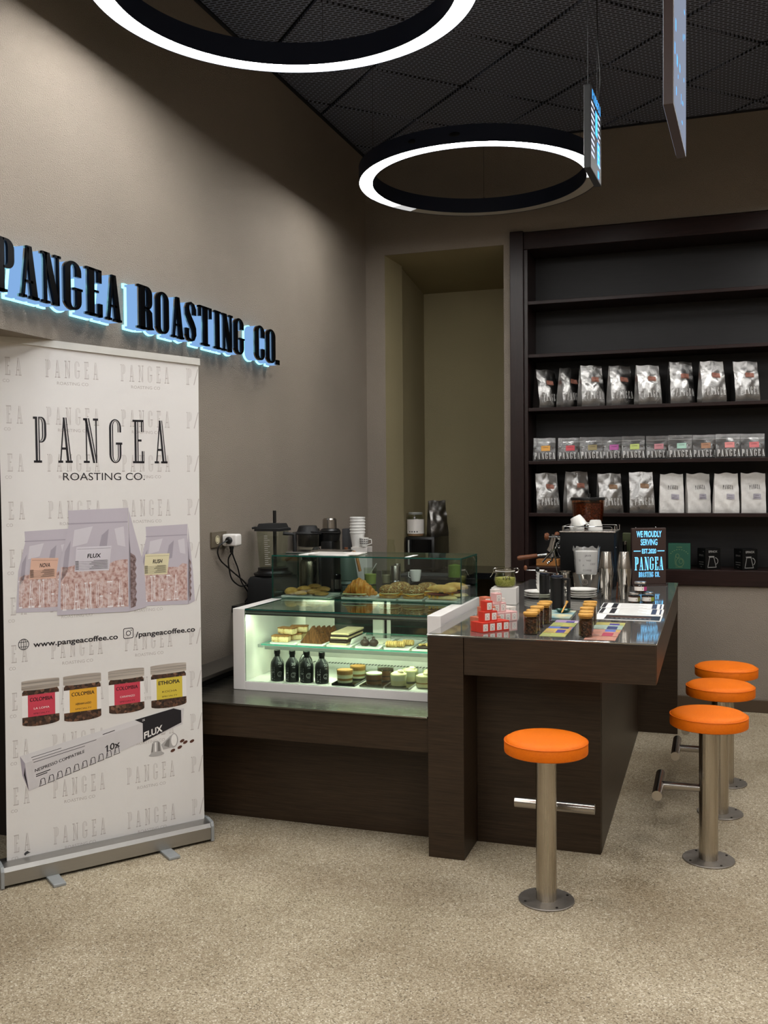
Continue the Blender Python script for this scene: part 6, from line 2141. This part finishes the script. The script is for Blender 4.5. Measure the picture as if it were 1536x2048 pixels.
# microwave in the niche, with a jar and a foil bag on top
ZN = .8464
mw = thing('microwave', 'black microwave oven inside the tall niche', 'microwave', (-2.195, 6.97, ZN), 0)
obj('body', MB().box(.0, 0, .012, .225, .42, .258, 0, .004), 'black_satin', mw)
obj('door_glass', MB().box(.045, -.006, .03, .205, -.0005, .24, 0, .002), 'black_gloss', mw)
obj('door_handle', MB().rod((.028, -.012, .05), (.028, -.012, .235), .007, 12), 'alu_bar', mw)
for x in (.03, .195):
    for y in (.05, .37):
        obj('rubber_foot', MB().cyl(x, y, 0, .0118, .012, n=12), 'rubber_grey', mw)
ZM = ZN + .2584
mat('cocoa_powder', '#a97f63', 0.8)
pj = thing('powder_jar', 'clear jar with grey wraparound label and brown powder on the microwave', 'jar', (-2.143, 7.06, ZM), 0)
obj('plastic_body', MB().lathe([(0, 0), (.060, 0), (.064, .004), (.064, .135), (.054, .155), (.052, .165), (.049, .165), (.049, .156), (.061, .134), (.061, .006), (0, .005)], 36), 'cup_glass', pj)
obj('powder', MB().lathe([(0, .006), (.060, .006), (.060, .02), (0, .022)], 32), 'cocoa_powder', pj)
lbm = obj('label', MB().lathe([(.0645, .022), (.0649, .022), (.0649, .13), (.0645, .13)], 40, loop=True), 'white_card', pj)
lp = MB()
for k in range(4):
    a = -.5 + .3 * k
    lp.add([(.0652 * math.sin(a), -.0652 * math.cos(a), .032), (.0652 * math.sin(a + .14), -.0652 * math.cos(a + .14), .032), (.0652 * math.sin(a + .14), -.0652 * math.cos(a + .14), .042), (.0652 * math.sin(a), -.0652 * math.cos(a), .042)], [(0, 1, 2, 3)])
obj('label_print', lp, 'rubber_grey', lbm, smooth=False)
obj('jar_lid', MB().lathe([(0, .1655), (.053, .1655), (.054, .167), (.054, .180), (.051, .183), (0, .183)], 32), 'alu_bar', pj)
fb_ = thing('leaning_foil_bag', 'silver and dark foil bag leaning beside the jar on the microwave', 'bag', (-1.985, 7.12, ZM), .75)
mbg, _f2 = bag_mesh('leaning', .15, .27, .075, 77, None, 1.2)
obj('foil_pouch', mbg, 'silver_foil', fb_)

# socket, adapter and leads on the left wall
mat('socket_plate', '#6e6454', 0.4, 0.3); mat('socket_cream', '#cfc6a6', 0.4)
so = thing('wall_socket', 'taupe wall socket plate with one cream outlet on the left wall', 'socket', (XL, 4.40, 1.225), 0)
obj('plate', MB().box(.0005, -.046, -.040, .010, .113, .040, 0, .002), 'socket_plate', so)
obj('outlet', MB().lathe([(.013, .003), (.021, .003), (.021, .012), (.018, .012), (.013, .004)], 28, M=T(0, .012, 0) @ RY(PI / 2), loop=True).cyl(0, 0, .0102, .0112, .0128, n=20, M=T(0, .012, 0) @ RY(PI / 2)), 'socket_cream', so)
ad = thing('power_adapter', 'white three-way power adapter plugged in with two black plugs', 'adapter', (XL + .0115, 4.485, 1.220), 0)
obj('body', MB().box(0, -.030, -.031, .082, .036, .031, 0, .010, seg=3), 'white_lacquer', ad)
obj('plug', MB().lathe([(0, 0), (.019, 0), (.019, .004), (.016, .012), (.010, .016), (0, .016)], 22, M=T(.042, -.0302, 0) @ RX(PI / 2)), 'black_satin', ad)
obj('plug', MB().lathe([(0, 0), (.012, 0), (.012, -.012), (.009, -.018), (.009, -.034), (.005, -.036), (0, -.036)], 18, M=T(.038, .004, -.0312)), 'black_satin', ad)
def smoothpath(ps, n=8):
    ps = [Vector(p) for p in ps]
    out = []
    for i in range(len(ps) - 1):
        p0, p1, p2, p3 = ps[max(i - 1, 0)], ps[i], ps[i + 1], ps[min(i + 2, len(ps) - 1)]
        for k in range(n):
            t = k / n
            out.append(.5 * ((2 * p1) + (p2 - p0) * t + (2 * p0 - 5 * p1 + 4 * p2 - p3) * t * t + (3 * p1 - p0 - 3 * p2 + p3) * t ** 3))
    out.append(ps[-1])
    return out
cords = [('black lead looping left from the adapter down to the blender', [(XL + .052, 4.438, 1.219), (XL + .035, 4.392, 1.20), (XL + .025, 4.385, 1.165), (XL + .022, 4.420, 1.12), (XL + .022, 4.497, 1.077), (XL + .022, 4.60, 1.025), (XL + .022, 4.68, .985), (XL + .022, 4.76, .925)]),
         ('black lead hanging straight from the adapter and curling right to the blender', [(XL + .049, 4.489, 1.152), (XL + .030, 4.49, 1.12), (XL + .030, 4.497, 1.07), (XL + .030, 4.53, 1.01), (XL + .030, 4.62, .968), (XL + .030, 4.70, .968), (XL + .030, 4.765, .975)]),
         ('black lead from the right side of the adapter down behind the blender', [(XL + .012, 4.53, 1.195), (XL + .012, 4.556, 1.16), (XL + .012, 4.60, 1.10), (XL + .012, 4.63, 1.06), (XL + .012, 4.665, .99), (XL + .012, 4.735, .93), (XL + .012, 4.76, .905), (XL + .012, 4.71, .874)])]
for lb, ps in cords:
    o = obj('power_lead', MB().tube(smoothpath(ps), .0038, 8), 'black_satin')
    tag(o, lb, 'cable', 'black leads hanging on the wall')

# ================================================================ hanging menu screens
def hanging(label, x, y, z0, w, h, kind):
    t = thing('hanging_sign', label, 'hanging sign', (x, y, z0), -.042, 'lit menu signs hanging from the ceiling')
    th = .026
    obj('panel', MB().box(-th, 0, 0, 0, w, h, 0, .002), 'sign_brown' if kind == 'white' else 'black_satin', t)
    L1 = MB(); L2 = MB(); L3 = MB()
    X0 = .0004
    def q(mb, y0, zz0, y1, zz1, xx=X0): mb.quad((xx, y0, zz0), (xx, y1, zz0), (xx, y1, zz1), (xx, y0, zz1))
    if kind == 'black':
        rnd = random.Random(3)
        put(L1, word_faces('PANGEA', .034, .2, width=w * .8), lambda a, b: (X0, w * .12 + a, h * .86 + b))
        for r_ in range(9):
            zz = h * (.78 - .075 * r_)
            q(L2, w * .04, zz, w * (.22 + .08 * rnd.random()), zz + .009)
            q(L2, w * .28, zz, w * .34, zz + .008)
            q(L3, w * .66, zz + .002, w * (.80 + .1 * rnd.random()), zz + .010)
        q(L1, w * .42, h * .50, w * .62, h * .80); q(L1, w * .60, h * .18, w * .84, h * .46)
        q(L1, w * .64, h * .03, w * .78, h * .12)
        obj('lit_print', L1, 'screen_blue', t, smooth=False)
        obj('lit_lines', L2, 'screen_white', t, smooth=False)
        obj('lit_lines', L3, 'screen_white', t, smooth=False)
        for r_ in range(5):
            zz = h * (.15 + .18 * r_)
            L4 = MB()
            L4.quad((-th - .0004, w * .1, zz), (-th - .0004, w * .1, zz + .012), (-th - .0004, w * .5, zz + .012), (-th - .0004, w * .5, zz))
            obj('lit_line', L4, 'screen_white', t, smooth=False)
    else:
        q(L1, .004, .004, w - .004, h - .004)
        obj('lit_face', L1, 'screen_panel', t, smooth=False)
        rnd = random.Random(5)
        for k in range(26):
            yy = w * rnd.uniform(.04, .85); zz = h * rnd.uniform(.02, .95)
            q(L2, yy, zz, yy + w * rnd.uniform(.02, .06), zz + h * rnd.uniform(.01, .05), X0 + .0004)
        obj('lit_lines', L2, 'screen_blue', t, smooth=False)
        L4 = MB()
        L4.quad((-th - .0004, .002, .002), (-th - .0004, .002, h - .002), (-th - .0004, w * .95, h - .002), (-th - .0004, w * .95, .002))
        obj('lit_face', L4, 'screen_panel', t, smooth=False)
    for yy in (w * .06, w * .94):
        obj('hanging_wire', MB().rod((-th / 2, yy, h), (-th / 2, yy, ZC - .012 - z0), .0008, 6), 'ceiling_rail', t)
    obj('power_cable', MB().tube(smoothpath([(-th / 2, w * .9, h), (-th / 2 + .01, w * .98, h + .10), (-th / 2, w * .95, h + .35), (-th / 2, w * .94, ZC - .012 - z0)]), .002, 8), 'black_satin', t)
    return t
hanging('small black hanging menu sign with blue lit print before the far ring lamp', -.421, 3.60, 2.640, .245, .300, 'black')
hanging('brown-edged hanging menu sign with pale lit face, cut off by the top edge', -.097, 2.60, 2.460, .440, .62, 'white')
